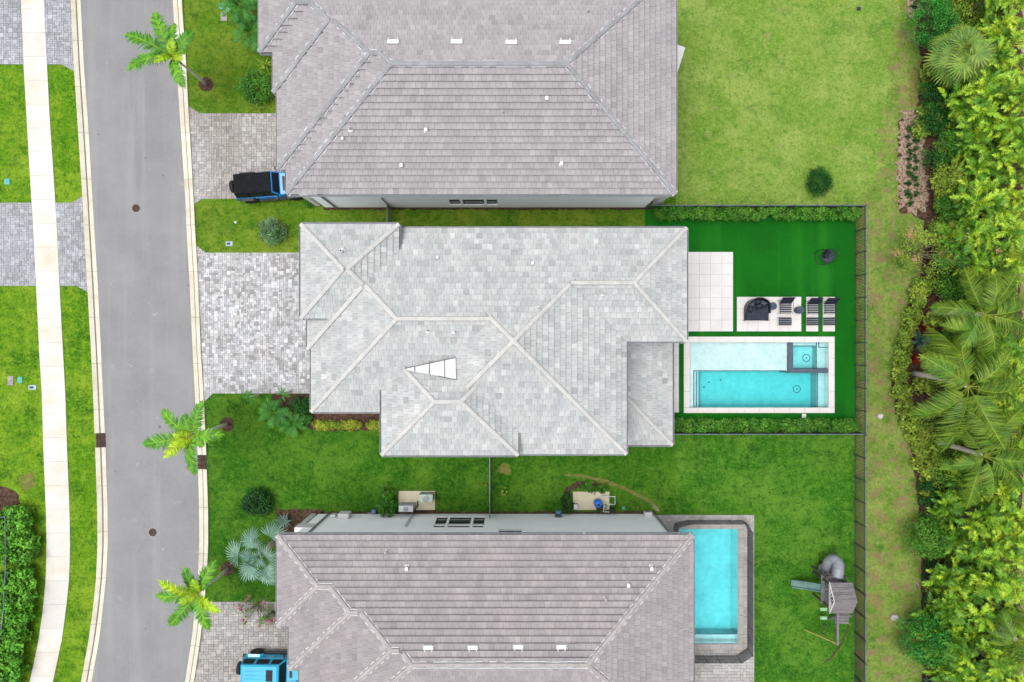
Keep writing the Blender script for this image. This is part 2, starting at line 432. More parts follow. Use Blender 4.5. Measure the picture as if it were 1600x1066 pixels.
def clip(sub, cp):
    """Sutherland-Hodgman: clip polygon sub to convex counter-clockwise polygon cp"""
    out = list(sub)
    for i in range(len(cp)):
        a = cp[i]; b = cp[(i + 1) % len(cp)]; inp = out; out = []
        if not inp: return []
        ex, ey = b[0] - a[0], b[1] - a[1]
        side = lambda p: ex * (p[1] - a[1]) - ey * (p[0] - a[0])
        for j in range(len(inp)):
            p, q = inp[j - 1], inp[j]; sp, sq = side(p), side(q)
            if (sp >= 0) != (sq >= 0):
                t = sp / (sp - sq); out.append((p[0] + (q[0] - p[0]) * t, p[1] + (q[1] - p[1]) * t))
            if sq >= 0: out.append(q)
    return out
def P2(*pts): return [(W(*p).x, W(*p).y) for p in pts]
def ccw(p):
    a = sum(p[i - 1][0] * p[i][1] - p[i][0] * p[i - 1][1] for i in range(len(p)))
    return p if a > 0 else p[::-1]

TN = (.62, .7, .77, .83, .88, .93, .97, 1.0, 1.04, 1.1, 1.2, 1.34)
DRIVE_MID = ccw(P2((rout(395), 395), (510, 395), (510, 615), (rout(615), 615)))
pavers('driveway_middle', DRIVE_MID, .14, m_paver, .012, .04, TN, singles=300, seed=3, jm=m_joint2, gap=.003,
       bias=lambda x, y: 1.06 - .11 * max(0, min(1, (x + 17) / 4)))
FL = ccw(P2((rout(386), 384), (322, 395.2), (rout(395), 395.2)));  FL2 = ccw(P2((rout(626), 628), (333, 614.8), (rout(615), 614.8)))
TN2 = (.78, .86, .92, .97, 1.0, 1.04, 1.1, 1.18)
DRIVE_N = ccw(P2((rout(177), 177.5), (470, 177.5), (470, 311), (rout(311), 311)))
pavers('driveway_north', DRIVE_N, .165, m_paver2, .012, .04, TN2, seed=4, jm=m_joint2)
DRIVE_S = ccw(P2((rout(940), 940), (480, 940), (480, 1240), (rout(1240), 1240)))
pavers('driveway_south', [(x, y) for x, y in ccw(P2((rout(940), 940), (480, 940), (480, 1240), (rout(1066) - 40, 1240), (rout(1066), 1066)))], .165, m_paver2, .012, .04, tuple(t * .97 for t in TN2), seed=5, jm=m_joint2)
DW = []
for i, (ya, yb) in enumerate(((-130, 101), (317, 447))):
    for j, (l, rr) in enumerate(((lambda y: -160.0, lambda y: float(swl(y)) - .3), (lambda y: float(swr(y)) + .3, lambda y: float(cl(y)) - .2))):
        pl = ccw(P2((l(ya), ya), (rr(ya), ya), (rr(yb), yb), (l(yb), yb))); DW.append(pl)
        pavers(('driveway_west_' if j == 0 else 'driveway_apron_') + ('north' if i == 0 else 'south'), pl, .15, m_paver3, .012, .04, TN2, seed=6 + i * 2 + j, jm=m_joint2)
# chamfered apron corners
FLARES = [FL, FL2, ccw(P2((rout(167), 166), (313, 177.3), (rout(177), 177.3))), ccw(P2((rout(318), 319), (316, 311.2), (rout(311), 311.2))),
          ccw(P2((cl(113), 113), (97, 101.2), (cl(101), 101.2))), ccw(P2((cl(306), 306), (113, 316.8), (cl(317), 316.8))), ccw(P2((cl(457), 457), (120, 447.2), (cl(447), 447.2)))]
for k, pl in enumerate(FLARES):
    pavers('apron_corner', pl, .13, m_paver if k < 2 else (m_paver2 if k < 4 else m_paver3), .014, .038, (1, 1.05, .95), seed=20 + k, sizes=((2, 1), (1, 1)))

# back garden: turf, patio slabs
def turf_mat():
    m = bpy.data.materials.new('artificial_turf'); m.use_nodes = True; nt = m.node_tree; nt.nodes.clear()
    g = nt.nodes.new('ShaderNodeNewGeometry').outputs['Position']
    c = mixc(nt, ramp(nt, noise(nt, .25, 4, .6, g), .35, .65), lin(6, 116, 10), lin(3, 100, 8))
    c = mixc(nt, ramp2(nt, noise(nt, .9, 2, .4, g, (1, .06, 1)), .5, .68, 0, .75), c, lin(34, 132, 26))     # rolls laid with differing pile direction
    c = mixc(nt, ramp2(nt, noise(nt, 4, 6, .8, g), .5, .7, 0, .5), c, lin(26, 124, 18)); c = mixc(nt, ramp2(nt, noise(nt, 9, 4, .8, g), .68, .78, 0, .7), c, lin(96, 150, 70))
    c = scalec(nt, c, ramp2(nt, noise(nt, 34, 4, .8, g), .3, .7, .6, 1.4))
    finish_mat(m, nt, c, .85, .15, 0, noise(nt, 30, 4, .7, g), 1); return m
m_turf = turf_mat()
TURF = P2((1008, 331), (1336, 326), (1335, 677), (1030, 677), (1030, 400), (1008, 400))
POOLR = (PX(1072), PX(1300), PY(641), PY(530))
tb = grid_sheet([PX(1008), PX(1030), POOLR[0], POOLR[1], PX(1336)], [PY(677), POOLR[2], POOLR[3], PY(400), PY(328)], -.055, .012,
                lambda x, y: (POOLR[0] < x < POOLR[1] and POOLR[2] < y < POOLR[3]) or (x < PX(1030) and y < PY(400)))
struct('artificial_turf', tb, m_turf)
def slab_field(name, x0, x1, y0, y1, nx, ny, z=.055, label=None):
    a, b = W(x0, y1), W(x1, y0)
    base = MB(); base.box(a.x - .004, b.x + .004, a.y - .004, b.y + .004, -.02, z - .012); ro = struct(name, base, m_joint)
    dx = (b.x - a.x) / nx; dy = (b.y - a.y) / ny; me = {}
    for i in range(nx):
        for j in range(ny):
            t = round(random.uniform(.96, 1.04), 2)
            if t not in me:
                q = MB(); q.box(.003, dx - .003, .003, dy - .003, -.03, 0, t, taper=.003); me[t] = q.mesh('slab')
            o = obj('slab', me[t], m_tile, ro); o.location = (a.x + i * dx, a.y + j * dy, z)
    return ro
slab_field('patio', 1040, 1145, 394, 518, 6, 7)
slab_field('lounge_terrace', 1151, 1251.5, 464, 518, 6, 3)
slab_field('stepping_pad_west', 1259, 1278, 464, 518, 1, 3); slab_field('stepping_pad_east', 1285, 1304, 464, 518, 1, 3)
slab_field('porch_edge', 1030, 1060.5, 526, 644.5, 2, 8)

# planting bed along the eastern edge
BED = [(1428, -200), (1432, 60), (1440, 110), (1434, 170), (1404, 190), (1404, 330), (1446, 345), (1440, 420), (1428, 445), (1405, 530), (1391, 590), (1399, 640), (1424, 700), (1434, 780), (1440, 900), (1442, 1250), (1592, 1250), (1588, 1000), (1596, 780), (1600, 600), (1594, 420), (1600, 220), (1592, -200)]
def jag(pts, step=.22, amp=.09, seed=0):
    rd = random.Random(seed); o = []
    for i in range(len(pts)):
        a, c = Vector(pts[i]), Vector(pts[(i + 1) % len(pts)]); n = max(1, int((c - a).length / step)); d = (c - a).normalized(); s_ = Vector((-d.y, d.x))
        for k in range(n): q = a.lerp(c, k / n) + s_ * rd.gauss(0, amp); o.append((q.x, q.y))
    return o
bedw = jag(ccw(P2(*BED)), .25, .08)
b = MB(); b.prism(ccw(bedw), -.05, .022); struct('planting_bed', b, m_mulch)
b = MB(); b.prism(jag(ccw(P2((1410, 172), (1434, 178), (1448, 250), (1450, 322), (1430, 336), (1404, 322), (1402, 250))), .16, .14), -.04, .032); struct('sandy_bed', b, m_sand)
b = MB(); b.prism(jag(ccw(P2((1416, -40), (1434, -40), (1438, 24), (1426, 34), (1417, 18))), .2, .06), -.04, .034); struct('sandy_bed_north', b, m_sand)
for nm, pl in (('house_bed_south', ((500, 800), (1025, 799), (1025, 806), (500, 806))), ('house_bed_north', ((505, 322), (1012, 321), (1012, 328), (505, 328))),
               ('entry_bed', ((425, 616), (600, 616), (600, 672), (492, 674), (470, 660), (430, 650))), ('palm_bed', ((430, 796), (505, 796), (505, 838), (440, 838)))):
    b = MB(); b.prism(jag(ccw(P2(*pl)), .2, .03), -.03, .02); struct(nm, b, m_mulch)
for px, py, rr in ((322, 132, .47), (355, 663, .47), (356, 889, .47), (2, 790, 1.25)):
    p = W(px, py); b = MB(); pts = [(p.x + rr * math.cos(a) * random.uniform(.93, 1.07), p.y + rr * math.sin(a) * random.uniform(.93, 1.07)) for a in np.linspace(0, 2 * math.pi, 25)[:-1]]
    b.prism(pts, -.03, .03); struct('mulch_ring', b, m_mulch)

# ================================================================ houses
m_wall = mat('white_stucco', (.8, .81, .82), (.77, .78, .8), scale=.6, var=.03, vscale=6, rough=.9, bump=.15, bscale=60)
m_white = mat('white_paint', lin(248, 248, 246), lin(240, 240, 238), var=.03, rough=.55)
m_tileL = mat('light_roof_tile', lin(206, 207, 205), lin(192, 196, 196), scale=1.1, var=.09, vscale=9, rough=.8, tone=True, bump=.3, bscale=30)
m_capL = mat('cream_ridge_tile', lin(222, 220, 215), lin(212, 211, 207), scale=1.4, var=.06, vscale=9, rough=.85, tone=True)
m_tileT = mat('taupe_roof_tile', lin(181, 177, 177), lin(172, 168, 169), scale=.8, var=.08, vscale=9, rough=.8, tone=True, bump=.3, bscale=30)
m_capT = mat('grey_ridge_tile', lin(176, 178, 180), lin(164, 166, 168), scale=1.2, var=.06, vscale=9, rough=.85, tone=True)
m_tileB = mat('mauve_roof_tile', lin(176, 169, 169), lin(166, 160, 161), scale=.8, var=.08, vscale=9, rough=.8, tone=True, bump=.3, bscale=30)
m_capB = mat('mauve_ridge_tile', lin(194, 187, 185), lin(182, 174, 172), scale=1.2, var=.06, vscale=9, rough=.85, tone=True)
m_deck = mat('roof_underlay', (.035, .035, .04), rough=.95)
m_mortar = mat('white_mortar', lin(236, 238, 242), lin(220, 222, 226), rough=.9)
m_gutter = mat('gutter_metal', lin(176, 180, 186), lin(160, 164, 170), rough=.5, spec=.4)
m_glass = mat('dark_window_glass', (.018, .035, .032), (.012, .022, .022), rough=.06, spec=.6)
m_frame = mat('dark_frame', (.02, .021, .023), rough=.45)
m_membrane = mat('roof_membrane', lin(240, 243, 248), lin(228, 232, 238), rough=.6)
m_metal = mat('grey_metal', lin(168, 174, 178), lin(150, 155, 160), rough=.4, metal=.3)

def mass_h(m, x, y):
    x0, x1, y0, y1, h0, p = m['r']
    d = min(x - x0, x1 - x, y - y0, y1 - y)
    if d < -1e-6: return -1
    c = m.get('clip')
    if c and not (c[0] <= x <= c[1] and c[2] <= y <= c[3]): return -1
    return h0 + p * d
def roof_h(masses, x, y): return max(mass_h(m, x, y) for m in masses)
def on_roof(masses, px, py):
    h = 7.5
    for _ in range(25):
        p = W(px, py, h); h = roof_h(masses, p.x, p.y)
    return W(px, py, h)
def hidden(masses, k, p, eps=.004):
    for i, m in enumerate(masses):
        if i == k: continue
        z = mass_h(m, p.x, p.y)
        if z < 0: continue
        if z > p.z + eps or (i < k and z > p.z - .03): return True
    return False

def faces_of(m):
    x0, x1, y0, y1, h0, p = m['r']; dx, dy = x1 - x0, y1 - y0
    A, B, Cc, D = Vector((x0, y0, h0)), Vector((x1, y0, h0)), Vector((x1, y1, h0)), Vector((x0, y1, h0))
    if dx >= dy:
        r = dy / 2; yc = (y0 + y1) / 2; R0 = Vector((x0 + r, yc, h0 + p * r)); R1 = Vector((x1 - r, yc, h0 + p * r))
        f = [[A, B, R1, R0], [B, Cc, R1], [Cc, D, R0, R1], [D, A, R0]]; hips = [(A, R0), (D, R0), (B, R1), (Cc, R1), (R0, R1)]
    else:
        r = dx / 2; xc = (x0 + x1) / 2; R0 = Vector((xc, y0 + r, h0 + p * r)); R1 = Vector((xc, y1 - r, h0 + p * r))
        f = [[A, B, R0], [B, Cc, R1, R0], [Cc, D, R1], [D, A, R0, R1]]; hips = [(A, R0), (B, R0), (D, R1), (Cc, R1), (R0, R1)]
    return f, hips

EXPO, TW, TG = .352, .305, .004
def make_roof(house, masses, mt, mc, tonef, capt, mortar=False, seed=1, relief=.112):
    rnd = random.Random(seed)
    deck = MB(); allt = []; planes = {}
    for k, m in enumerate(masses):
        fs, hips = faces_of(m)
        for f in fs:
            u = (f[1] - f[0]).normalized(); n = u.cross(f[2] - f[0]).normalized(); v = n.cross(u)
            pp = [(q.x, q.y) for q in f]
            if m.get('clip'):
                c = m['clip']; pp = clip(pp, [(c[0], c[2]), (c[1], c[2]), (c[1], c[3]), (c[0], c[3])])
                if len(pp) < 3: continue
            key = (round(n.x, 3), round(n.y, 3), round(n.dot(f[0]), 3), bool(m.get('clip')))
            pl = planes.setdefault(key, dict(A=f[0], u=u, v=v, n=n, fs=[], ks=[]))
            A = pl['A']; k2 = v.x ** 2 + v.y ** 2
            uv = [((x - A.x) * u.x + (y - A.y) * u.y, ((x - A.x) * v.x + (y - A.y) * v.y) / k2) for x, y in pp]
            pl['fs'].append(uv); pl['ks'].append(k)
            off = n * (-.012 - .003 * k)
            deck.poly([A + u * a + v * b + off for a, b in uv])
            deck.poly([A + u * a + v * b + off - Vector((0, 0, .16)) for a, b in reversed(uv)])
    for pl in planes.values():
        A, u, v, n = pl['A'], pl['u'], pl['v'], pl['n']; fsu = pl['fs']; others = [m for i_, m in enumerate(masses) if i_ not in pl['ks']]
        umin = min(a for f in fsu for a, b in f); umax = max(a for f in fsu for a, b in f); vmax = max(b for f in fsu for a, b in f); ub = A.dot(u)
        inside = lambda a, b, f: all((f[(i_ + 1) % len(f)][0] - f[i_][0]) * (b - f[i_][1]) - (f[(i_ + 1) % len(f)][1] - f[i_][1]) * (a - f[i_][0]) > -1e-5 for i_ in range(len(f)))
        for j in range(int(vmax / EXPO) + 1):
            v0 = j * EXPO; v1 = v0 + EXPO + .03
            o = (j % 2) * TW * .5 + ((j * 7919) % 13) / 13 * .06
            i0 = math.floor((umin + ub - o) / TW); uu = o + i0 * TW - ub
            while uu < umax:
                q = [(uu + TG, v0), (uu + TW - TG, v0), (uu + TW - TG, v1), (uu + TG, v1)]; uu += TW
                smp = [(q[0][0] + (q[1][0] - q[0][0]) * a, v0 + (v1 - v0) * b) for a in (.01, .5, .99) for b in (.01, .35, .65, .99)]
                cov = [any(inside(a, b, f) for f in fsu) for a, b in smp]
                if not any(cov): continue
                if all(cov): polys = [q]
                else:
                    polys = []
                    for fi_, f in enumerate(fsu):
                        c = clip(q, f)
                        if len(c) < 3: continue
                        cx = sum(a for a, b in c) / len(c); cy = sum(b for a, b in c) / len(c)
                        if any(inside(cx, cy, g_) for g_ in fsu[:fi_]): continue
                        polys.append(c)
                for c in polys:
                    P = [A + u * a + v * b for a, b in c]; cen = sum(P, Vector()) / len(P)
                    hid = [any(mass_h(m, p_.x, p_.y) > p_.z + .004 for m in others) for p_ in P]
                    if all(hid): continue
                    full = all(cov) and not any(hid)
                    dv = (Vector((0, 0, H)) - cen); area = TW * EXPO * n.dot(dv.normalized()) / dv.length_squared
                    sx = 800 + cen.x * S * H / (H - cen.z); sy = 533 - cen.y * S * H / (H - cen.z)
                    allt.append((full and 5 < sx < 1595 and 5 < sy < 1061, area, A, u, v, n, c, v0, tonef(rnd, cen, sx, sy), v0))
    ro = deck.build('roof', m_deck, house, world=True)
    allt.sort(key=lambda t: (-int(t[0]), -t[1]))
    rest = MB(); cache = {}
    nz = lambda b, v0: relief - (relief - .012) * (b - v0) / EXPO
    def piece(mb, c, v0, t, fr):
        A_, u_, v_, n_ = fr; k = len(c); jt = rnd.uniform(0, .006)
        top = [A_ + u_ * a + v_ * b + n_ * (nz(b, v0) + jt) for a, b in c]; bot = [A_ + u_ * a + v_ * b + n_ * (nz(b, v0) - relief * .36) for a, b in c]
        mb.add(top + bot, [list(range(k)), list(range(2 * k - 1, k - 1, -1))] + [(i, k + i, k + (i + 1) % k, (i + 1) % k) for i in range(k)], t)
    for q, (fi, ar, A, u, v, n, c, v0, t, vc) in enumerate(allt):
        if fi and q < 300:
            tk = round(t, 2); j0 = v0 < 0
            if (tk, j0) not in cache:
                mb = MB(); l = [(0, 0), (TW - 2 * TG, 0), (TW - 2 * TG, EXPO + .03), (0, EXPO + .03)]
                piece(mb, l, 0, tk, (Vector((0, 0, 0)), Vector((1, 0, 0)), Vector((0, 1, 0)), Vector((0, 0, 1)))); cache[(tk, j0)] = mb.mesh('roof_tile')
            o = obj('roof_tile', cache[(tk, j0)], mt, ro)
            pos = A + u * min(a for a, b in c) + v * vc
            o.matrix_local = Matrix(((u.x, v.x, n.x, pos.x), (u.y, v.y, n.y, pos.y), (u.z, v.z, n.z, pos.z), (0, 0, 0, 1)))
        else: piece(rest, c, v0, t, (A, u, v, n))
    o = rest.build('roof_tile_field', mt, ro); o['kind'] = 'stuff'
    # ridge and hip tiles
    mor = MB(); capc = {}
    for k, m in enumerate(masses):
        for a, b in faces_of(m)[1]:
            d = b - a; L = d.length
            if L < .3: continue
            d = d / L; sd = d.cross(Vector((0, 0, 1))).normalized(); up = sd.cross(d); nn = max(1, int(L / .37)); st = L / nn
            for i in range(nn):
                p = a + d * (i * st); mid = p + d * st * .5
                c = m.get('clip')
                if c and not (c[0] < mid.x < c[1] and c[2] < mid.y < c[3]): continue
                if any(i_ != k and mass_h(m_, mid.x, mid.y) > mid.z - .02 for i_, m_ in enumerate(masses)): continue
                t = round(rnd.choice(capt), 2)
                if (t, round(st, 2)) not in capc:
                    mb = MB(); v_ = []
                    for x, w_, z_ in ((0, .145, .15), (st + .04, .13, .115)):
                        v_ += [(x, -w_, -.03), (x, -w_ * .72, z_ * .75), (x, 0, z_), (x, w_ * .72, z_ * .75), (x, w_, -.03)]
                    mb.add(v_, [(i_, i_ + 1, i_ + 6, i_ + 5) for i_ in range(4)] + [(4, 3, 2, 1, 0), (5, 6, 7, 8, 9)], t); capc[(t, round(st, 2))] = mb.mesh('ridge_tile')
                o = obj('ridge_tile', capc[(t, round(st, 2))], mc, ro)
                o.matrix_local = Matrix(((d.x, sd.x, up.x, p.x), (d.y, sd.y, up.y, p.y), (d.z, sd.z, up.z, p.z), (0, 0, 0, 1)))
                if mortar:
                    for s_ in (-1, 1):
                        if rnd.random() < (.93 if mortar == 2 else .55):
                            e = sd * s_ * (.165 + rnd.uniform(-.012, .012)) + up * (-.012 if abs(d.z) > .05 else .0)
                            mor.bar(p + e, p + d * (st + .01) + e, rnd.uniform(.035, .06), .09, up)
    if mortar:
        mor.build('mortar_bedding', m_mortar, ro)['kind'] = 'stuff'
        for k, m in enumerate(masses):
            pass
    # gutters
    gt = MB()
    for k, m in enumerate(masses):
        x0, x1, y0, y1, h0, p_ = m['r']; cp = m.get('clip')
        for (ax, ay), (bx, by), (ox, oy) in (((x0, y0), (x1, y0), (0, -1)), ((x1, y0), (x1, y1), (1, 0)), ((x1, y1), (x0, y1), (0, 1)), ((x0, y1), (x0, y0), (-1, 0))):
            L = math.hypot(bx - ax, by - ay); nn = max(1, round(L / .5)); run = None
            for i in range(nn + 1):
                ok = False
                if i < nn:
                    tx = ax + (bx - ax) * (i + .5) / nn - ox * .05; ty = ay + (by - ay) * (i + .5) / nn - oy * .05
                    ok = not hidden(masses, k, Vector((tx, ty, h0 + .02))) and not (cp and not (cp[0] < tx < cp[1] and cp[2] < ty < cp[3]))
                if ok and run is None: run = i
                if not ok and run is not None:
                    pa = (ax + (bx - ax) * run / nn, ay + (by - ay) * run / nn); pb = (ax + (bx - ax) * i / nn, ay + (by - ay) * i / nn); run = None
                    e = .06 + .003 * k
                    gt.bar((pa[0] + ox * e, pa[1] + oy * e, h0 - .07), (pb[0] + ox * e, pb[1] + oy * e, h0 - .07), .012, .13)
                    gt.bar((pa[0] + ox * (e + .05), pa[1] + oy * (e + .05), h0 - .05), (pb[0] + ox * (e + .05), pb[1] + oy * (e + .05), h0 - .05), .016, .12)
                    gt.bar((pa[0] + ox * (e + .02), pa[1] + oy * (e + .02), h0 - .11), (pb[0] + ox * (e + .02), pb[1] + oy * (e + .02), h0 - .11), .09, .012)
    gt.build('gutter', m_gutter, house, world=True)
    return ro

def low_vent(house, p, wd=.72, dp=.34, yaw=0):
    b = MB(); M = Matrix.Translation(p) @ Matrix.Rotation(yaw, 4, 'Z')
    v = [(-wd / 2, -dp / 2, -.08), (wd / 2, -dp / 2, -.08), (wd / 2, dp / 2, -.08), (-wd / 2, dp / 2, -.08), (-wd / 2 + .05, -dp / 2 + .03, .16), (wd / 2 - .05, -dp / 2 + .03, .16), (wd / 2 - .05, dp / 2 - .1, .2), (-wd / 2 + .05, dp / 2 - .1, .2)]
    b.add([M @ Vector(q) for q in v], [(4, 5, 6, 7), (0, 1, 5, 4), (1, 2, 6, 5), (2, 3, 7, 6), (3, 0, 4, 7)])
    for s_ in (-1, 1): b.box(s_ * (wd / 2 - .12) - .02, s_ * (wd / 2 - .12) + .02, -dp / 2, dp / 2, -.05, .215, M=M)
    o = b.build('roof_vent', m_white, house, world=True)
    return o
def hood_vent(house, p, s_=1.0):
    b = MB(); M = Matrix.Translation(p) @ Matrix.Scale(s_, 4)
    b.box(-.16, .16, -.2, .2, -.1, .06, M=M); b.box(-.1, .1, -.13, .13, .06, .34, M=M, taper=.015); b.box(-.12, .12, -.18, .06, .3, .37, M=M)
    return b.build('hood_vent', m_white, house, world=True, bevel=.012)
def pipe_vent(house, p, r=.055, m=None):
    b = MB(); b.lathe([(r + .1, -.08), (r + .09, .035), (r + .02, .06), (r, .08), (r, .4), (r * .7, .4), (r * .7, .2)], 14, p)
    return b.build('vent_pipe', m or m_white, house, world=True)

def wall_boxes(house, masses, inset=.45, m=None):
    b = MB()
    for k, q in enumerate(masses):
        x0, x1, y0, y1, h0, p = q['r']; i = inset + .004 * k + q.get('in', 0)
        if q.get('nowall'): continue
        b.box(x0 + i, x1 - i, y0 + i, y1 - i, -.05, h0 - .03)
    return b.build('wall', m or m_wall, house, world=True)
def facade(house, x0, x1, yf, out, z0, z1, wins, th=.14):
    xs = sorted({x0, x1, *[w_[0] for w_ in wins], *[w_[1] for w_ in wins]}); zs = sorted({z0, z1, *[w_[2] for w_ in wins], *[w_[3] for w_ in wins]})
    b = MB(); ya, yb = (yf - th, yf) if out > 0 else (yf, yf + th)
    for i in range(len(xs) - 1):
        for j in range(len(zs) - 1):
            cx, cz = (xs[i] + xs[i + 1]) / 2, (zs[j] + zs[j + 1]) / 2
            if any(w_[0] < cx < w_[1] and w_[2] < cz < w_[3] for w_ in wins): continue
            b.box(xs[i], xs[i + 1], ya, yb, zs[j], zs[j + 1])
    b.build('facade_wall', m_wall, house, world=True)
    for (a, c, d, e) in wins:
        f = MB(); yy = yf - out * .06; t = .05
        for q in ((a, a + t, d, e), (c - t, c, d, e), (a + t, c - t, d, d + t), (a + t, c - t, e - t, e)):
            f.box(q[0] + .001, q[1] - .001, yy - .025, yy + .025, q[2] + .001, q[3] - .001)
        if e - d > 1.2: f.box(a + t, c - t, yy - .02, yy + .02, (d + e) / 2 - .02, (d + e) / 2 + .02)
        wo_ = f.build('window', m_frame, house, world=True)
        MB().box(a + .02, c - .02, yy - out * .03 - .006, yy - out * .03 + .006, d + .02, e - .02).build('pane', m_glass, wo_)
        MB().box(a - .04, c + .04, min(yf + out * .05, yf - out * .05), max(yf + out * .05, yf - out * .05), d - .07, d - .001).build('sill', m_white, wo_)

def house_empty(label, loc): return thing('house', label, 'house', loc)

# ---- north house
pT = .39
NT = [dict(r=(-12.75, 9.25, 8.34, 21.06, 6.5, pT)), dict(r=(-13.27, 4, 9.72, 21.06, 6.5, pT)), dict(r=(-13.5, 0, 14.07, 21.06, 6.5, pT)), dict(r=(-14.3, -3, 16.36, 21.06, 6.5, pT))][::-1]
hN = house_empty('house with taupe tiled hip roof beside the open unfenced back lawn', (-2, 14.7, 0))
def toneT(rnd, c, sx, sy):
    t = rnd.gauss(1, .055)
    if rnd.random() < .012: t *= .84
    return round(t, 2)
make_roof(hN, NT, m_tileT, m_capT, toneT, (.95, 1, 1.05, .9), mortar=1, seed=11)
wall_boxes(hN, [dict(r=(-12.75, 9.25, 8.5, 21.06, 6.5, pT))] + NT[:3])
facade(hN, -12.35, 8.82, 8.845, -1, 0, 6.42, [(-3.97, -3.3, .95, 2.5), (-3.12, -1.78, .95, 2.5), (-1.6, -.93, .95, 2.5), (-3.97, -3.3, 4.4, 5.9), (-3.12, -1.78, 4.4, 5.9), (2.2, 3.4, 4.2, 5.8)])
for px, py in ((615, 66), (714, 66), (799, 67), (883, 67)): low_vent(hN, on_roof(NT, px, py))
for px, py in ((854, 155), (666, 204), (628, 259), (877, 256), (536, 217)): hood_vent(hN, on_roof(NT, px, py), .75 if px != 536 else .6)
for px, py in ((785, 177), (548, 203), (918, 20)): pipe_vent(hN, on_roof(NT, px, py))
MB().box(-13.0, -12.36, 8.9, 10.2, 2.6, 3.5).box(-13.0, -12.7, 8.93, 9.2, 0, 2.59).build('entry_portico', m_white, hN, world=True, bevel=.02)
MB().box(8.84, 9.72, 8.88, 9.35, 2.6, 3.35).box(9.3, 9.68, 8.91, 9.3, 0, 2.59).build('lanai_beam', m_white, hN, world=True, bevel=.02)
b = MB(); b.bar((-11.6, 8.79, 0), (-11.6, 8.79, 6.3), .09, .09); b.build('downspout', m_metal, hN, world=True)
b = MB(); b.bar((-8.03, 8.79, .1), (-8.03, 8.79, 3.2), .06, .06); b.build('downspout', m_metal, hN, world=True)

# ---- middle house
pm = .417
MM = [dict(r=(-6.3, 6.46, -6.38, 6.38, 6.5, pm)), dict(r=(-11.57, 0, -.435, 6.38, 6.5, pm)), dict(r=(-11.35, 4.5, -3.99, 6.38, 6.5, pm)), dict(r=(0, 9.87, 0, 6.38, 6.5, pm)),
      dict(r=(-11.75, -6.32, 1.286, 6.5, 7.1, pm)), dict(r=(-7.25, .32, -6.34, -.2, 7.1, pm)),
      dict(r=(-3, 9.82, -6.36, 6.0, 3.3, .3), clip=(5.9, 20, -20, .5), nowall=True)]
hM = house_empty('house with pale grey tiled roof of many hips beside the walled lap pool', (-.5, 0, 0))
def toneM(rnd, c, sx, sy):
    t = rnd.gauss(.985, .06)
    if rnd.random() < .06: t *= 1.13
    if rnd.random() < .05: t *= .85
    if 870 < sx < 950 and 480 < sy < 690 and rnd.random() < .4: t *= 1.1
    if 600 < sx < 720 and 600 < sy < 700 and rnd.random() < .15: t *= 1.12
    return round(min(t, 1.22), 2)
rM = make_roof(hM, MM, m_tileL, m_capL, toneM, (.97, 1, 1.03), seed=12, relief=.078)
wall_boxes(hM, MM[:6])
# porch posts and low eaves wall
pp = MB()
for y_ in (-6.0, -3.1, -.2): pp.box(9.3, 9.62, y_ - .16, y_ + .16, 0, 3.18)
pp.build('porch_post', m_white, hM, world=True)
for px, py in ((535, 393),): pipe_vent(hM, on_roof(MM, px, py), .09)
for px, py in ((684, 402), (832, 411), (709, 519)): hood_vent(hM, on_roof(MM, px, py), .6)
for px, py in ((669, 517), (841, 482), (941, 459)): pipe_vent(hM, on_roof(MM, px, py), .05)
A_, B_, C_, D_ = (on_roof(MM, *q) + Vector((0, 0, .16)) for q in ((628, 577), (712, 559), (713, 593), (683, 587)))
mb = MB(); mb.poly([A_, D_, C_, B_])
mo = mb.build('valley_membrane', m_membrane, rM)
sm = MB()
for t in (.25, .52, .8):
    a = A_.lerp(B_, t); c = A_.lerp(D_, min(1, t / .66)) if t < .66 else D_.lerp(C_, (t - .66) / .34)
    sm.bar(a + Vector((0, 0, .02)), c + Vector((0, 0, .02)), .035, .03)
sm.bar(A_, B_, .03, .05); sm.bar(D_, C_, .035, .05)
sm.build('membrane_seam', m_frame, mo)

# ---- south house
pS = .39
SS = [dict(r=(-11.5, 10.23, -23.4, -10.99, 6.5, pS)), dict(r=(-12.0, 4, -22.1, -10.99, 6.5, pS)), dict(r=(-12.6, 0, -18.57, -10.99, 6.5, pS)), dict(r=(-13.27, -3, -16.1, -10.99, 6.5, pS))][::-1]
hS = house_empty('house with mauve tiled hip roof and a fenced bright blue pool at its right end', (-1, -17.2, 0))
def toneB(rnd, c, sx, sy):
    t = rnd.gauss(1, .055)
    if rnd.random() < .012: t *= 1.16
    return round(t, 2)
make_roof(hS, SS, m_tileB, m_capB, toneB, (.97, 1, 1.04), mortar=2, seed=13)
wall_boxes(hS, [dict(r=(-11.5, 9.9, -23.4, -11.15, 6.5, pS)), SS[2], SS[1], SS[0]], .62)
facade(hS, -12.82, 9.45, -11.44, 1, 0, 6.42, [(-4.85, -4.15, .8, 2.5), (-4.0, -2.62, .8, 2.5), (-2.45, -1.75, .8, 2.5), (-4.85, -4.15, 2.85, 3.25), (-4.0, -2.62, 2.85, 3.25), (-2.45, -1.75, 2.85, 3.25),
       (-4.85, -4.15, 4.6, 5.9), (-4.0, -2.62, 4.6, 5.9), (-2.45, -1.75, 4.6, 5.9), (-.8, .58, 3.95, 5.2)])
for px, py in ((670, 1011), (739, 1011), (810, 1010), (877, 1010)): low_vent(hS, on_roof(SS, px, py), .62, .34, math.pi)
for px, py in ((636, 886), (1017, 886), (981, 912)): hood_vent(hS, on_roof(SS, px, py), .75)
for px, py in ((604, 861), (945, 934)): pipe_vent(hS, on_roof(SS, px, py))
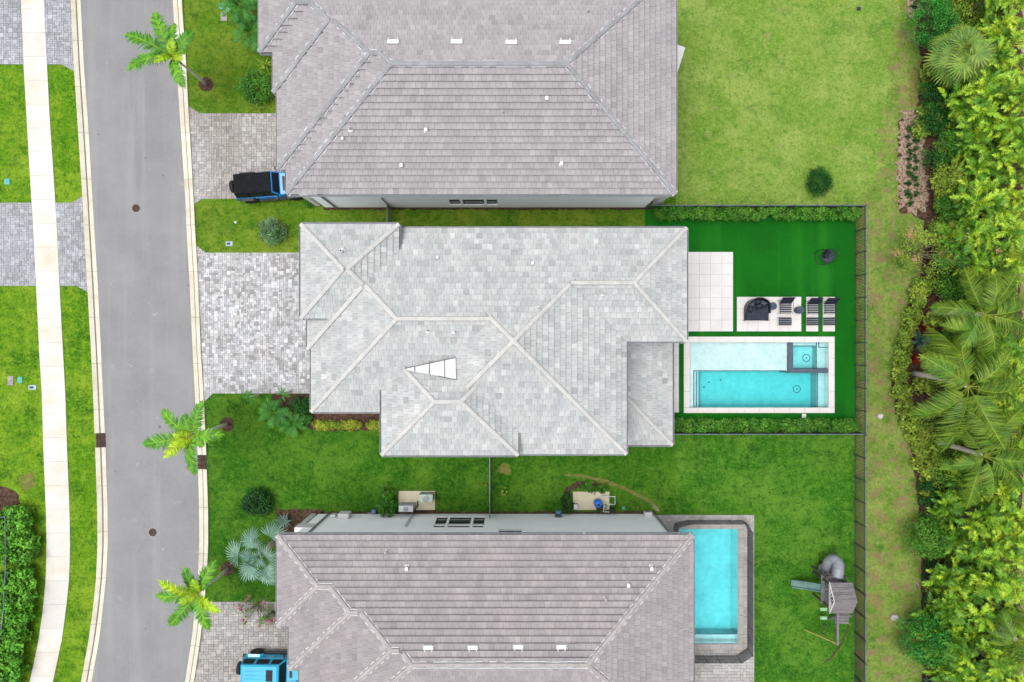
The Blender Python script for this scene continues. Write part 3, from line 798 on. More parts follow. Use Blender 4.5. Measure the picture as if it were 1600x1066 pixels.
MB().box(-13.3, -12.14, -12.6, -11.38, 2.6, 3.5).box(-13.27, -12.95, -11.75, -11.41, 0, 2.59).build('entry_portico', m_white, hS, world=True, bevel=.02)
for x_, zt, mm in ((-12.07, 6.3, m_metal), (9.36, 6.3, m_metal), (-6.55, 3.3, m_white)):
    b = MB(); b.bar((x_, -11.38, 0), (x_, -11.38, zt), .1, .1); b.build('downspout', mm, hS, world=True)
MB().box(-11.2, -10.5, -11.43, -11.1, .55, 1.35).box(-11.75, -11.45, -11.43, -11.25, .5, 1.0).build('electric_cabinet', m_white, hS, world=True, bevel=.015)

# ================================================================ pools
def water_mat(name, dens, col):
    m = bpy.data.materials.new(name); m.use_nodes = True; nt = m.node_tree; nt.nodes.clear()
    out = nt.nodes.new('ShaderNodeOutputMaterial'); tr = nt.nodes.new('ShaderNodeBsdfTransparent'); gl = nt.nodes.new('ShaderNodeBsdfGlossy')
    gl.inputs['Roughness'].default_value = .03
    fr = nt.nodes.new('ShaderNodeFresnel'); fr.inputs[0].default_value = 1.33
    g = nt.nodes.new('ShaderNodeNewGeometry').outputs['Position']
    bp = nt.nodes.new('ShaderNodeBump'); bp.inputs['Strength'].default_value = .8; bp.inputs['Distance'].default_value = .06
    nt.links.new(noise(nt, 2.2, 3, .5, g), bp.inputs['Height'])
    nt.links.new(bp.outputs[0], gl.inputs['Normal']); nt.links.new(bp.outputs[0], fr.inputs['Normal'])
    mx = nt.nodes.new('ShaderNodeMixShader'); nt.links.new(fr.outputs[0], mx.inputs[0]); nt.links.new(tr.outputs[0], mx.inputs[1]); nt.links.new(gl.outputs[0], mx.inputs[2])
    nt.links.new(mx.outputs[0], out.inputs[0])
    va = nt.nodes.new('ShaderNodeVolumeAbsorption'); va.inputs['Color'].default_value = (*col, 1); va.inputs['Density'].default_value = dens
    nt.links.new(va.outputs[0], out.inputs['Volume'])
    return m
m_water = water_mat('pool_water', .72, (.0, .9, .925)); m_water2 = water_mat('deep_pool_water', .62, (.05, .93, .965))
m_plaster = mat('pool_plaster', (.56, .555, .55), (.5, .52, .52), scale=1.2, var=.1, vscale=3, rough=.7, tone=True)
m_plaster2 = mat('bright_pool_plaster', (.6, .65, .66), (.5, .57, .59), scale=.9, var=.1, vscale=3, rough=.7, tone=True)
m_slate = mat('slate_blue_tile', lin(78, 98, 116), lin(64, 82, 98), scale=6, var=.15, vscale=30, rough=.35, spec=.5)
m_line = mat('dark_step_line', lin(70, 92, 104), rough=.5)
class PR:  # photo rect on the ground in metres
    def __init__(s, x0, x1, y0, y1): s.x0, s.x1, s.y0, s.y1 = PX(x0), PX(x1), PY(y1), PY(y0)
pool = thing('swimming_pool', 'lap pool with shallow ledge, corner spa and pale coping in the turf garden', 'pool', (PX(1185), PY(585), 0))
O = PR(1068, 1303.5, 526, 645.5); I = PR(1077.5, 1294, 535, 637)
# coping stones
def coping(parent, O, I, m, n_x, n_y, z0=-.3, z1=.065):
    q = []
    for i in range(n_x):
        a = O.x0 + (O.x1 - O.x0) * i / n_x; b = O.x0 + (O.x1 - O.x0) * (i + 1) / n_x
        q += [(a, b, I.y1, O.y1), (a, b, O.y0, I.y0)]
    for i in range(n_y):
        a = I.y0 + (I.y1 - I.y0) * i / n_y; b = I.y0 + (I.y1 - I.y0) * (i + 1) / n_y
        q += [(O.x0, I.x0, a, b), (I.x1, O.x1, a, b)]
    for a, b, c, d in q:
        MB().box(a + .003, b - .003, c + .003, d - .003, z0, z1, random.uniform(.97, 1.03), taper=.004).build('coping_stone', m, parent, world=True)
coping(pool, O, I, m_tile, 10, 4)
bs = MB(); zs_ = -.32
def floor(mb, x0, x1, y0, y1, z, t=1.0, zb=-2.2): mb.box(x0, x1, y0, y1, zb, z, t)
xs1 = PX(1086.5); xs2 = PX(1092); xs3 = PX(1098); xe = PX(1283); ysplit = PY(580.5)
xsp = PX(1233); yspb = PY(583)
floor(bs, I.x0, xsp, ysplit, I.y1, zs_, 1.0)                       # sun ledge
floor(bs, I.x0, xs1, I.y0, ysplit, zs_, 1.0)
floor(bs, xs1, xs2, I.y0, ysplit, -.55, 1.0); floor(bs, xs2, xs3, I.y0, ysplit, -.8, 1.0)
floor(bs, xs3, xe, I.y0, ysplit, -1.62, 1.0, -2.3)
floor(bs, xsp, xe, yspb - .001, ysplit, -1.62, 1.0, -2.3) if yspb < ysplit else None
floor(bs, xe, I.x1, I.y0, yspb, -.62, 1.0)
w_ = .12
bs.box(I.x0 - w_, I.x0, I.y0 - w_, I.y1 + w_, -2.2, -.02); bs.box(I.x1, I.x1 + w_, I.y0 - w_, I.y1 + w_, -2.2, -.02)
bs.box(I.x0, I.x1, I.y0 - w_, I.y0, -2.2, -.02); bs.box(I.x0, I.x1, I.y1, I.y1 + w_, -2.2, -.02)
# spa shell
sx0, sx1, sy0, sy1 = PX(1239), I.x1, PY(576), I.y1
floor(bs, sx0, sx1, sy0, sy1, -1.05, 1.0)
for a, b, c, d in ((sx0, PX(1244), sy0, sy1), (PX(1244), PX(1280), PY(541.5), sy1), (PX(1280), sx1, sy0, sy1)): floor(bs, a, b, c, d, -.5, 1.0)
bs.build('basin', m_plaster, pool, world=True)
ln = MB()
def dl(x0, x1, y0, y1, z, wd=.05):
    ln.bar((x0, y0, z), (x1, y1, z), wd, .02)
dl(xs1, PX(1231), ysplit + .03, ysplit + .03, zs_ + .012); dl(xs1 - .03, xs1 - .03, I.y0, ysplit + .05, zs_ + .012); dl(xs2 - .03, xs2 - .03, I.y0, ysplit - .05, -.54); dl(xs3 - .03, xs3 - .03, I.y0, ysplit - .05, -.79)
dl(xe + .04, xe + .04, I.y0, yspb, -.61); dl(PX(1244) - .03, PX(1244) - .03, sy0 + .03, PY(541.5), -.49); dl(PX(1244) - .03, PX(1280), PY(541.5) + .03, PY(541.5) + .03, -.49); dl(PX(1280) + .03, PX(1280) + .03, sy0, sy1, -.49)
dl(PX(1284.5), PX(1284.5), PY(543), sy1, -.48); dl(PX(1284.5), sx1, PY(543), PY(543), -.48)
ln.build('step_edge', m_line, pool, world=True)
for px, py, z in ((1260, 559.5, -1.03), (1245, 608, -1.6)):
    h_ = z; p = W(px, py, z); d = MB()
    d.tube([(p.x + .245 * math.cos(a), p.y + .245 * math.sin(a), z) for a in np.linspace(0, 2 * math.pi, 25)[:-1]], .022, 6, closed=True); d.lathe([(.045, z - .02), (.045, z + .02)], 10, (p.x, p.y, 0))
    d.build('floor_drain', m_line, pool, world=True)
for px, py in ((1107.5, 597.5), (1100, 605), (1126, 594)):
    p = W(px, py, -1.6); MB().lathe([(.05, -1.63), (.05, -1.59), (.03, -1.58)], 10, (p.x, p.y, 0)).build('floor_jet', m_frame, pool, world=True)
sw_ = MB(); sw_.box(PX(1232.5), PX(1239), PY(583), I.y1 + .001, -1.7, .02); sw_.box(PX(1239), I.x1 + .001, PY(583), PY(576.5), -1.7, .018)
sw_.build('spa_wall', m_slate, pool, world=True)
wt = MB()
wt.box(I.x0 + .004, I.x1 - .004, I.y0 + .004, I.y1 - .004, -2.4, -.075); wt.build('water', m_water, pool, world=True)
sk = W(1256, 650); tag(MB().box(-.14, .14, -.14, .14, .0, .03, taper=.01).build('skimmer_lid', m_white), 'small white square skimmer lid on the turf below the pool', 'lid').location = (sk.x, sk.y, .012)

# pool of the south house
pool2 = thing('swimming_pool', 'narrow bright cyan pool inside a dark mesh safety fence', 'pool', (PX(1107), PY(915), 0))
O2 = PR(1054, 1162, 819, 1014.5); I2 = PR(1061, 1153, 826.5, 1006)
DECK2 = [(1024, 806), (1178, 804), (1178, 1240), (1024, 1240)]
def ring_pavers():
    base = MB(); tn = MB()
    # deck around the basin built from four fields
    return
rects = [(1024, 1178, 804.5, 819), (1024, 1178, 1014.5, 1200), (1024, 1054, 819, 1014.5), (1162, 1178, 819, 1014.5)]
for k, (a, b, c, d) in enumerate(rects):
    pavers('pool_deck', ccw(P2((a, c), (b, c), (b, d), (a, d))), .2, m_paver2, .03, .06, (.98, 1.03, 1.08, 1.13, 1.18), seed=40 + k, sizes=((2, 1), (1, 1), (1, 2)))
coping(pool2, O2, I2, m_paver2, 6, 12)
b2 = MB(); b2.box(I2.x0, I2.x1, I2.y0, I2.y1, -1.9, -1.55); b2.box(I2.x0 - .1, I2.x0, I2.y0 - .1, I2.y1 + .1, -1.9, -.02); b2.box(I2.x1, I2.x1 + .1, I2.y0 - .1, I2.y1 + .1, -1.9, -.02)
b2.box(I2.x0, I2.x1, I2.y0 - .1, I2.y0, -1.9, -.02); b2.box(I2.x0, I2.x1, I2.y1, I2.y1 + .1, -1.9, -.02)
b2.box(I2.x0, I2.x1, I2.y0, I2.y0 + .35, -1.7, -.6)
b2.build('basin', m_plaster2, pool2, world=True)
b2 = MB(); b2.box(I2.x0 + .004, I2.x1 - .004, I2.y0 + .004, I2.y1 - .004, -2.0, -.08); b2.build('water', m_water2, pool2, world=True)
# mesh fence around it
def mesh_mat():
    m = bpy.data.materials.new('black_pool_mesh'); m.use_nodes = True; nt = m.node_tree; nt.nodes.clear()
    out = nt.nodes.new('ShaderNodeOutputMaterial'); p = nt.nodes.new('ShaderNodeBsdfPrincipled'); p.inputs['Base Color'].default_value = (.03, .035, .045, 1); p.inputs['Roughness'].default_value = .7
    t = nt.nodes.new('ShaderNodeBsdfTransparent'); mx = nt.nodes.new('ShaderNodeMixShader'); mx.inputs[0].default_value = .78
    nt.links.new(t.outputs[0], mx.inputs[1]); nt.links.new(p.outputs[0], mx.inputs[2]); nt.links.new(mx.outputs[0], out.inputs[0]); return m
m_mesh = mesh_mat()
sf = thing('safety_fence', 'dark mesh child safety fence around the narrow cyan pool', 'fence', W(1167, 920))
path = [W(*q) for q in ((1050, 838), (1054, 817), (1073, 812), (1115, 812), (1159, 812), (1167, 826), (1167, 875), (1167, 925), (1167, 975), (1167, 1012), (1150, 1023), (1118, 1023), (1080, 1023), (1060, 1023))]
hz = 1.22
for a, b in zip(path[:-1], path[1:]):
    n = max(1, round((b - a).length / 1.0))
    for i in range(n):
        p, q = a.lerp(b, i / n), a.lerp(b, (i + 1) / n); d = (q - p).normalized(); sd = Vector((-d.y, d.x, 0)) * .004
        MB().add([p + sd + Vector((0, 0, .07)), q + sd + Vector((0, 0, .07)), q + sd + Vector((0, 0, hz)), p + sd + Vector((0, 0, hz))], [(0, 1, 2, 3)]).build('mesh_panel', m_mesh, sf, world=True)
        MB().tube([p + Vector((0, 0, .05)), p + Vector((0, 0, hz + .03))], .017, 6).build('fence_pole', m_frame, sf, world=True)

# ================================================================ metal fences
m_rail = mat('black_aluminium', (.03, .034, .036), rough=.4, spec=.4)
m_toprail = mat('blue_grey_rail', lin(128, 146, 156), lin(112, 130, 140), rough=.4, spec=.5)  # top rail coloured lighter and bluer than the other fence parts
_pick = MB().box(-.016, .016, -.016, .016, 0, 1.0).mesh('picket')
def fence(a, b, label, hgt=1.45, panel=1.52, pitch=.092, skip=()):
    a = Vector((a[0], a[1], 0)); b = Vector((b[0], b[1], 0)); L = (b - a).length; d = (b - a) / L; rz = math.atan2(d.y, d.x)
    f = thing('metal_fence', label, 'fence', a, rz, 'black metal picket fences')
    n = max(1, round(L / panel)); st = L / n
    for i in range(n + 1):
        MB().box(i * st - .035, i * st + .035, -.035, .035, 0, hgt + .06).build('post', m_rail, f)
    for z, mt_, wd in ((hgt, m_toprail, .05), (hgt - .17, m_rail, .035), (.12, m_rail, .035)):
        MB().box(0, L, -wd / 2, wd / 2, z - .018, z + .018).build('rail', mt_, f)
    for i in range(n):
        k = int(st / pitch)
        for j in range(1, k):
            o = obj('picket', _pick, m_rail, f); o.location = (i * st + j * st / k, 0, .06); o.scale = (1, 1, hgt - .02)
    return f
xe_ = 22.7; yN, yS = 8.70, -5.98
fence((xe_, yN), (xe_, yS), 'black metal fence along the right side of the turf garden')
fence((8.85, yN), (xe_ - .05, yN), 'black metal fence behind the upper hedge of the turf garden')
fence((10.1, yS), (xe_ - .05, yS), 'black metal fence behind the lower hedge of the turf garden')
fence((xe_ - .04, yS - .06), (xe_ - .04, -23.6), 'long black metal fence behind the wooden playset')
fence((-1.43, -11.3), (-1.43, -6.0), 'short black metal fence across the side yard to the mauve roofed house')
fence((-8.0, 6.0), (-8.0, 8.75), 'short black metal fence in the narrow gap below the taupe roofed house')
m_bluefr = mat('blue_grey_frame', lin(120, 136, 150), rough=.4)
lf = [W(8, 808, 1.3), W(9, 880, 1.3), W(5, 960, 1.3), (W(-2, 1010, 1.3)), W(-20, 1090, 1.3)]
f = thing('metal_fence', 'blue-grey railing behind the big-leaved hedge at the left edge', 'fence', (lf[0].x, lf[0].y, 0))
MB().tube(lf, .035, 8).build('rail', m_bluefr, f, world=True); MB().tube([p - Vector((0, 0, 1.1)) for p in lf], .02, 6).build('rail', m_rail, f, world=True)
MB().tube([lf[0], W(-60, 808, 1.3)], .035, 8).build('rail', m_bluefr, f, world=True)
for a, b in list(zip(lf[:-1], lf[1:])) + [(lf[0], W(-60, 808, 1.3))]:
    n = int((b - a).length / .11)
    for i in range(n):
        o = obj('picket', _pick, m_rail, f, world=True); p = a.lerp(b, i / n); o.location = (p.x, p.y, .05); o.scale = (1, 1, 1.24)

# ================================================================ plants
def leafmat(name, col, col2, **k):
    k.setdefault('transl', .25); k.setdefault('rough', .55); k.setdefault('spec', .25)
    return mat(name, col, col2, scale=k.pop('scale', .9), var=.15, vscale=5, tone=True, **k)
FK = 1.45     # leaf albedo allowance for self shading
m_areca = leafmat('areca_leaf', lin(142, 176, 40, FK), lin(106, 154, 36, FK))
m_areca2 = leafmat('areca_bright_leaf', lin(176, 202, 50, FK), lin(136, 184, 48, FK))
m_coco = leafmat('coconut_leaf', lin(88, 132, 34, FK), lin(124, 152, 44, FK))
m_rach = mat('frond_midrib', lin(162, 172, 58, 1.2), lin(132, 148, 46, 1.2), rough=.5)
m_royal = leafmat('street_palm_leaf', lin(70, 136, 24, FK), lin(100, 160, 28, FK), transl=.12)
m_royal_y = leafmat('yellow_palm_leaf', lin(132, 178, 22, FK), lin(170, 196, 34, FK), transl=.12)
m_fan = leafmat('fan_palm_leaf', lin(98, 138, 52, FK), lin(128, 156, 62, FK))
m_bis = leafmat('silver_palm_leaf', lin(146, 182, 164, 1.3), lin(112, 154, 136, 1.3))
m_green = leafmat('green_leaf', lin(62, 124, 34, FK), lin(84, 142, 40, FK))
m_bright = leafmat('bright_hedge_leaf', lin(66, 130, 32, FK), lin(96, 152, 44, FK))
m_dark = leafmat('dark_leaf', lin(26, 78, 22, FK), lin(38, 96, 28, FK))
m_ygreen = leafmat('yellow_green_leaf', lin(156, 178, 62, FK), lin(124, 156, 50, FK))
m_varieg = leafmat('variegated_leaf', lin(134, 164, 120, FK), lin(96, 140, 84, FK))
m_yellow = leafmat('yellow_shrub_leaf', lin(172, 184, 54, FK), lin(132, 158, 44, FK))
m_blue = leafmat('blue_agave_leaf', lin(104, 140, 128, FK), lin(84, 122, 108, FK))
m_red = leafmat('red_leaf', lin(150, 36, 30, FK), lin(104, 26, 24, FK))
m_pink = leafmat('pink_flower', lin(222, 120, 166, 1.1), lin(206, 150, 150, 1.1))
m_salmon = leafmat('salmon_flower', lin(226, 158, 138, 1.3), lin(210, 150, 130, 1.3))
m_lace = leafmat('feathery_leaf', lin(46, 128, 40, FK), lin(66, 146, 44, FK))
m_trunk = mat('palm_trunk', lin(188, 182, 170, 2.0), lin(150, 144, 132, 2.0), scale=3, var=.25, vscale=20, rough=.95, bump=.6, stretch=(1, 1, 6))
m_wood = mat('brown_stem', lin(112, 92, 72), lin(84, 68, 54), scale=4, var=.2, rough=.95)
m_greyst = mat('green_grey_stem', lin(128, 140, 112), lin(104, 118, 92), scale=2, var=.2, rough=.9, stretch=(1, 1, 5))

def pinnate(L, a0, droop, ll, lw, n, fold=.35, sweep=.55, seed=0, pw=1.4, hang=.0, base=.12, rr=.012, jit=.12, tones=(.75, 1.2), side=0.0):
    """a feather frond: midrib arching along +X and leaflets in two rows; returns (leaf mesh, midrib mesh)"""
    rd = np.random.default_rng(seed); N = 26
    t = np.linspace(0, 1, N); ang = a0 - droop * t ** pw; ds = L / (N - 1)
    x = np.concatenate([[0], np.cumsum(np.cos(ang[:-1]) * ds)]); z = np.concatenate([[0], np.cumsum(np.sin(ang[:-1]) * ds)]); y = side * L * t ** 2
    V = []; F = []; T = []
    for i in range(n):
        tt = base + (1 - base) * (i + .5) / n
        px, pz, pa = np.interp(tt, t, x), np.interp(tt, t, z), np.interp(tt, t, ang); py_ = side * L * tt * tt
        env = (math.sin(math.pi * min(1, .12 + tt * .93)) ** .55) * (1 if tt < .75 else 1 - (tt - .75) * 1.6)
        for s_ in (-1, 1):
            l = ll * env * rd.uniform(1 - jit, 1 + jit); sw_ = sweep + rd.uniform(-.12, .12) + tt * .35; fo = fold + rd.uniform(-.18, .18)
            fwd = np.array([math.cos(pa), 2 * side * tt, math.sin(pa)]); up = np.array([-math.sin(pa), 0, math.cos(pa)]); sd_ = np.array([0, s_, 0.])
            d = sd_ * math.cos(sw_) * math.cos(fo) + fwd * math.sin(sw_) + up * math.sin(fo) * math.cos(sw_)
            d /= np.linalg.norm(d); wv = np.cross(d, up); wv /= np.linalg.norm(wv) + 1e-6
            p0 = np.array([px, py_, pz]); dn = np.array([0, 0, -1.0])
            p1 = p0 + d * l * .5 + dn * hang * l * .12; p2 = p0 + d * l + dn * hang * l * .5
            k = len(V); w2 = lw * rd.uniform(.85, 1.15)
            V += [p0 - wv * w2 * .35, p0 + wv * w2 * .35, p1 - wv * w2 * .5, p1 + wv * w2 * .5, p2]
            to = rd.uniform(*tones); F += [(k, k + 1, k + 3), (k, k + 3, k + 2), (k + 2, k + 3, k + 4)]; T += [to] * 3
    for i in range(N - 1):
        k = len(V); w2 = rr * 1.1; w3 = w2 * .8
        V += [np.array([x[i], y[i] - w2, z[i] + .004]), np.array([x[i], y[i] + w2, z[i] + .004]), np.array([x[i + 1], y[i + 1] + w3, z[i + 1] + .004]), np.array([x[i + 1], y[i + 1] - w3, z[i + 1] + .004])]
        F += [(k, k + 1, k + 2), (k, k + 2, k + 3)]; T += [1.3, 1.3]
    leaf = mesh_np('frond', np.array(V), np.array(F), T)
    m = MB(); m.tube([(x[i], y[i], z[i]) for i in range(0, N, 3)] + [(x[-1], y[-1], z[-1])], [rr * (1 - .75 * i / 9) for i in range(len(range(0, N, 3)) + 1)], 4)
    return leaf, m.mesh('midrib')
def fan(r, stalk, a0, droop, n=22, seed=0, wd=.05, spread=R(285), tones=(.75, 1.2), split=.45, hwk=1.05):
    """a costapalmate fan leaf on a stalk along +X"""
    rd = np.random.default_rng(seed); V = []; F = []; T = []
    ex, ez = stalk * math.cos(a0), stalk * math.sin(a0); c = np.array([ex, 0, ez]); tilt = a0 - droop
    ax = np.array([math.cos(tilt), 0, math.sin(tilt)]); up = np.array([-math.sin(tilt), 0, math.cos(tilt)]); sd_ = np.array([0, 1., 0])
    for i in range(n):
        a = -spread / 2 + spread * (i + .5) / n; l = r * (1 - .18 * abs(a / (spread / 2)) ** 2) * rd.uniform(.92, 1.05)
        d = ax * math.cos(a) + sd_ * math.sin(a); fo = .16 * (1 if i % 2 else -1)
        w_ = np.cross(up, d); hw = math.tan(spread / n / 2) * hwk
        dn = np.array([0, 0, -1.])
        q1 = c + d * l * split; q2 = c + d * l * .8 + dn * l * .06; q3 = c + d * l + dn * l * rd.uniform(.1, .3)
        k = len(V); h1 = hw * l * split; h2 = h1 * .75
        V += [c, q1 - w_ * h1 + up * fo * h1, q1 + w_ * h1 - up * fo * h1, q2 - w_ * h2, q2 + w_ * h2, q3]
        to = rd.uniform(*tones); F += [(k, k + 1, k + 2), (k + 1, k + 3, k + 4), (k + 1, k + 4, k + 2), (k + 3, k + 5, k + 4)]; T += [to] * 4
    leaf = mesh_np('fan_leaf', np.array(V), np.array(F), T)
    m = MB(); m.tube([(0, 0, 0), (ex * .5, 0, ez * .5 + .02), (ex, 0, ez)], [.022, .017, .014], 4)
    return leaf, m.mesh('leaf_stalk')
def leaf_quads(c, nrm, size, asp, rd, tone):
    n = len(c); nrm = nrm / (np.linalg.norm(nrm, axis=1, keepdims=True) + 1e-9)
    r = rd.normal(size=(n, 3)); u = np.cross(nrm, r); u /= np.linalg.norm(u, axis=1, keepdims=True) + 1e-9; v = np.cross(nrm, u)
    s_ = size[:, None] if hasattr(size, '__len__') else size
    a = c - u * s_ * .5; b = c + v * s_ * asp * .5 + nrm * s_ * .08; d = c + u * s_ * .5; e = c - v * s_ * asp * .5 + nrm * s_ * .08
    V = np.stack([a, b, d, e], 1).reshape(-1, 3); k = np.arange(n) * 4
    F = np.concatenate([np.stack([k, k + 1, k + 2], 1), np.stack([k, k + 2, k + 3], 1)]); T = np.concatenate([tone, tone])
    return V, F, T
def clumps(rx, ry, rz, ncl, per, lsize, asp=.55, seed=0, cr=.35, z0=.0, tones=(.55, 1.35), flat=.42, box=False, shell=.55, inner=.55):
    """foliage gathered in clumps over an ellipsoid or box"""
    rd = np.random.default_rng(seed)
    if box:
        cc = np.stack([rd.uniform(-rx, rx, ncl), rd.uniform(-ry, ry, ncl), rd.uniform(.25, 1, ncl) * rz * rd.uniform(.86, 1.0, ncl)], 1)
    else:
        d = rd.normal(size=(ncl, 3)); d[:, 2] = np.abs(d[:, 2]) * 1.2 - .25; d /= np.linalg.norm(d, axis=1, keepdims=True)
        rr = (rd.uniform(shell, 1, ncl) ** .7 * rd.choice([.9, 1.0, 1.0, 1.18], ncl))[:, None]; cc = d * rr * np.array([rx, ry, rz]) + np.array([0, 0, rz * .75])
    ct = rd.uniform(tones[0] * 1.05, tones[1] * .95, ncl)
    V = []; idx = np.repeat(np.arange(ncl), per); off = rd.normal(size=(ncl * per, 3)); off /= np.linalg.norm(off, axis=1, keepdims=True) + 1e-9
    rad = rd.uniform(.25, 1, ncl * per)[:, None] ** .6
    c = cc[idx] + off * rad * cr * np.array([1, 1, .75]); c[:, 2] = np.maximum(c[:, 2], .04) + z0
    nr = off * (1 - flat) + np.array([0, 0, 1.]) * flat + rd.normal(size=off.shape) * .35
    tone = ct[idx] * rd.uniform(.85, 1.15, len(idx))
    return leaf_quads(c, nr, lsize * rd.uniform(.7, 1.25, len(idx)), asp, rd, tone)
def shrub(label, cat, p, m, data, stem=None, name='shrub', group=None, rz=0, sc=1.0, mstem=None, me=None):
    o = thing(name, label, cat, p, rz, group); o.scale = (sc,) * 3
    if me is None: me = mesh_np('foliage', *data)
    obj('foliage', me, m, o)
    if stem is not None: obj('stem', stem, mstem or m_wood, o)
    return o
def stems(n, h, sp, r=.02, seed=0):
    rd = random.Random(seed); b = MB(); ctr = MB()
    for i in range(n):
        a = rd.uniform(0, 6.3); q = rd.uniform(.3, 1) * sp
        b.tube([(0, 0, 0), (math.cos(a) * q * .3, math.sin(a) * q * .3, h * .5), (math.cos(a) * q, math.sin(a) * q, h)], [r, r * .8, r * .4], 5)
    return b.mesh('stem')

# ---- palms on the street verge: fronds set one by one
def street_palm(label, base, crown, hgt, fr, seed):
    b = W(*base); t = thing('palm_tree', label, 'palm tree', b, 0, 'young palms along the street')
    c = W(crown[0], crown[1], hgt) - b; c.z = hgt
    m = MB(); pts = [Vector((0, 0, 0)), c * .25 + Vector((.03, .02, 0)), c * .55 + Vector((.04, -.02, 0)), c * .82, c]
    m.tube(pts, [.13, .095, .075, .07, .06], 8); m.build('trunk', m_trunk, t, smooth=True)
    m = MB(); m.tube([c * .82, c, c + Vector((0, 0, .35))], [.075, .085, .03], 8); m.build('crownshaft', m_greyst, t, smooth=True)
    for i, (ang, L, bright) in enumerate(fr):
        lf, mr = pinnate(L * 1.2, R(34) if not bright else R(60), R(66), L * .19 + .18, .075, 54, fold=.22, sweep=.42, tones=(.5, 1.3), jit=.22, seed=seed * 50 + i, pw=1.1, hang=.7, base=.1, rr=.034)
        f = obj('frond', lf, m_royal_y if bright else m_royal, t); f.location = c + Vector((0, 0, .15 + .02 * i)); f.rotation_euler = (random.uniform(-.25, .25), 0, R(ang))
        obj('midrib', mr, m_rach, f)
street_palm('young palm leaning over the road at the top, thin trunk in mulch ring', (322, 132), (273, 91), 4.6,
            [(157, 2.75, 0), (112, 2.5, 0), (84, 1.75, 0), (48, 1.8, 0), (200, 2.5, 0), (-66, 1.9, 0), (-35, 1.0, 1), (75, .9, 1), (225, 1.0, 1), (20, .8, 0)], 1)
street_palm('young palm between the pale driveway and the kerb drain, over the road', (355, 663), (303, 679), 4.8,
            [(137, 2.1, 0), (72, 1.95, 0), (190, 2.6, 0), (225, 1.75, 1), (-82, 2.15, 0), (2, 1.75, 0), (108, 1.2, 0), (165, .9, 1), (-40, .9, 0)], 2)
street_palm('young palm beside the silver fan palm, over the lower driveway kerb', (356, 889), (313, 923), 4.2,
            [(183, 2.3, 0), (140, 2.2, 1), (118, 1.55, 0), (60, 2.0, 0), (-14, 2.0, 1), (-72, 2.1, 0), (228, 2.3, 0), (100, 1.0, 1), (200, 1.0, 1), (-110, 1.0, 0)], 3)

# ---- coconut palms in the eastern bed
COCO = [pinnate(3.9, R(a), R(d), .95, .06, 58, fold=-.25, sweep=.5, seed=200 + i, pw=1.2, hang=1.0, base=.16, rr=.022, side=s_, tones=(.5, 1.2)) for i, (a, d, s_) in enumerate(((48, 95, .05), (34, 85, -.06), (22, 80, .07), (60, 100, -.04), (14, 70, .03)))]
def coconut(label, base, crown, hgt, n, seed, sc=1.0, skip=()):
    rd = random.Random(seed); b = W(*base); t = thing('coconut_palm', label, 'palm tree', b, 0, 'coconut palms in the eastern bed')
    c = W(crown[0], crown[1], hgt) - b; c.z = hgt
    m = MB(); m.tube([Vector((0, 0, 0)), c * .3 + Vector((.1, .05, 0)), c * .65 + Vector((.08, .05, 0)), c], [.2, .16, .14, .12], 10); m.build('trunk', m_trunk, t, smooth=True)
    for i in range(n):
        k = i % 5; a = 360 * i / n * 2.4 + rd.uniform(-12, 12)
        f = obj('frond', COCO[k][0], m_coco, t); f.location = c + Vector((0, 0, .1)); f.rotation_euler = (rd.uniform(-.8, .8), rd.uniform(-.25, .2), R(a)); f.scale = (sc * rd.uniform(.72, 1.1),) * 3
        obj('midrib', COCO[k][1], m_rach, f)
    m = MB()
    for i in range(4):
        a = i * 1.7; m.lathe([(.02, -.12), (.09, -.05), (.1, .02), (.02, .1)], 8, c + Vector((math.cos(a) * .2, math.sin(a) * .2, -.1)))
coconut('upper coconut palm with bare trunk above the red-leaved plants', (1450, 489), (1536, 492), 5.4, 15, 1)
coconut('coconut palm with the widest crown, middle of the right-hand bed', (1424, 583), (1512, 604), 5.3, 17, 2, 1.08)
coconut('lower coconut palm hanging over the sandy path at the right edge', (1455, 690), (1535, 712), 5.2, 14, 3, .92)
coconut('small palm beside a white stone near the lower right corner', (1508, 935), (1588, 1000), 4.3, 11, 4, .6)

# ---- areca clumps
ARE = [pinnate(L_ * .8, R(a), R(d), .32, .046, 16, fold=.4, sweep=.55, seed=300 + i, pw=1.4, hang=.5, base=.2, rr=.014, tones=(.5, 1.4)) for i, (L_, a, d) in enumerate(((1.5, 74, 80), (1.7, 62, 95), (1.6, 50, 95), (1.4, 82, 60), (1.7, 40, 90), (1.5, 66, 105)))]
m_areca3 = leafmat('areca_green_leaf', lin(96, 146, 34, FK), lin(74, 124, 30, FK))
def areca(label, p, hgt, n, seed, sc, bright, group='yellow-green palm clumps in the eastern bed'):
    rd = random.Random(seed); t = thing('areca_palm', label, 'palm', p, rd.uniform(0, 6.3), group)
    m = MB(); tops = []
    for i in range(9):
        a = rd.uniform(0, 6.3); q = rd.uniform(.1, .95) * sc; top = Vector((math.cos(a) * q, math.sin(a) * q, hgt * rd.uniform(.5, 1.0))); tops.append(top)
        m.tube([(top.x * .25, top.y * .25, 0), (top.x * .6, top.y * .6, top.z * .5), top], [.05, .045, .035], 5)
    m.build('stem', m_greyst, t)
    for i in range(n):
        k = rd.randrange(6); r_ = rd.random(); f = obj('frond', ARE6[k][0 if r_ < bright * .8 else (1 if r_ < .35 + bright * .5 else 2)], None, t); tp = tops[i % 9]
        f.location = tp; f.rotation_euler = (rd.uniform(-.5, .5), rd.uniform(-.15, .15), rd.uniform(0, 6.3)); f.scale = (sc * rd.uniform(.7, 1.1),) * 3
ARE6 = []
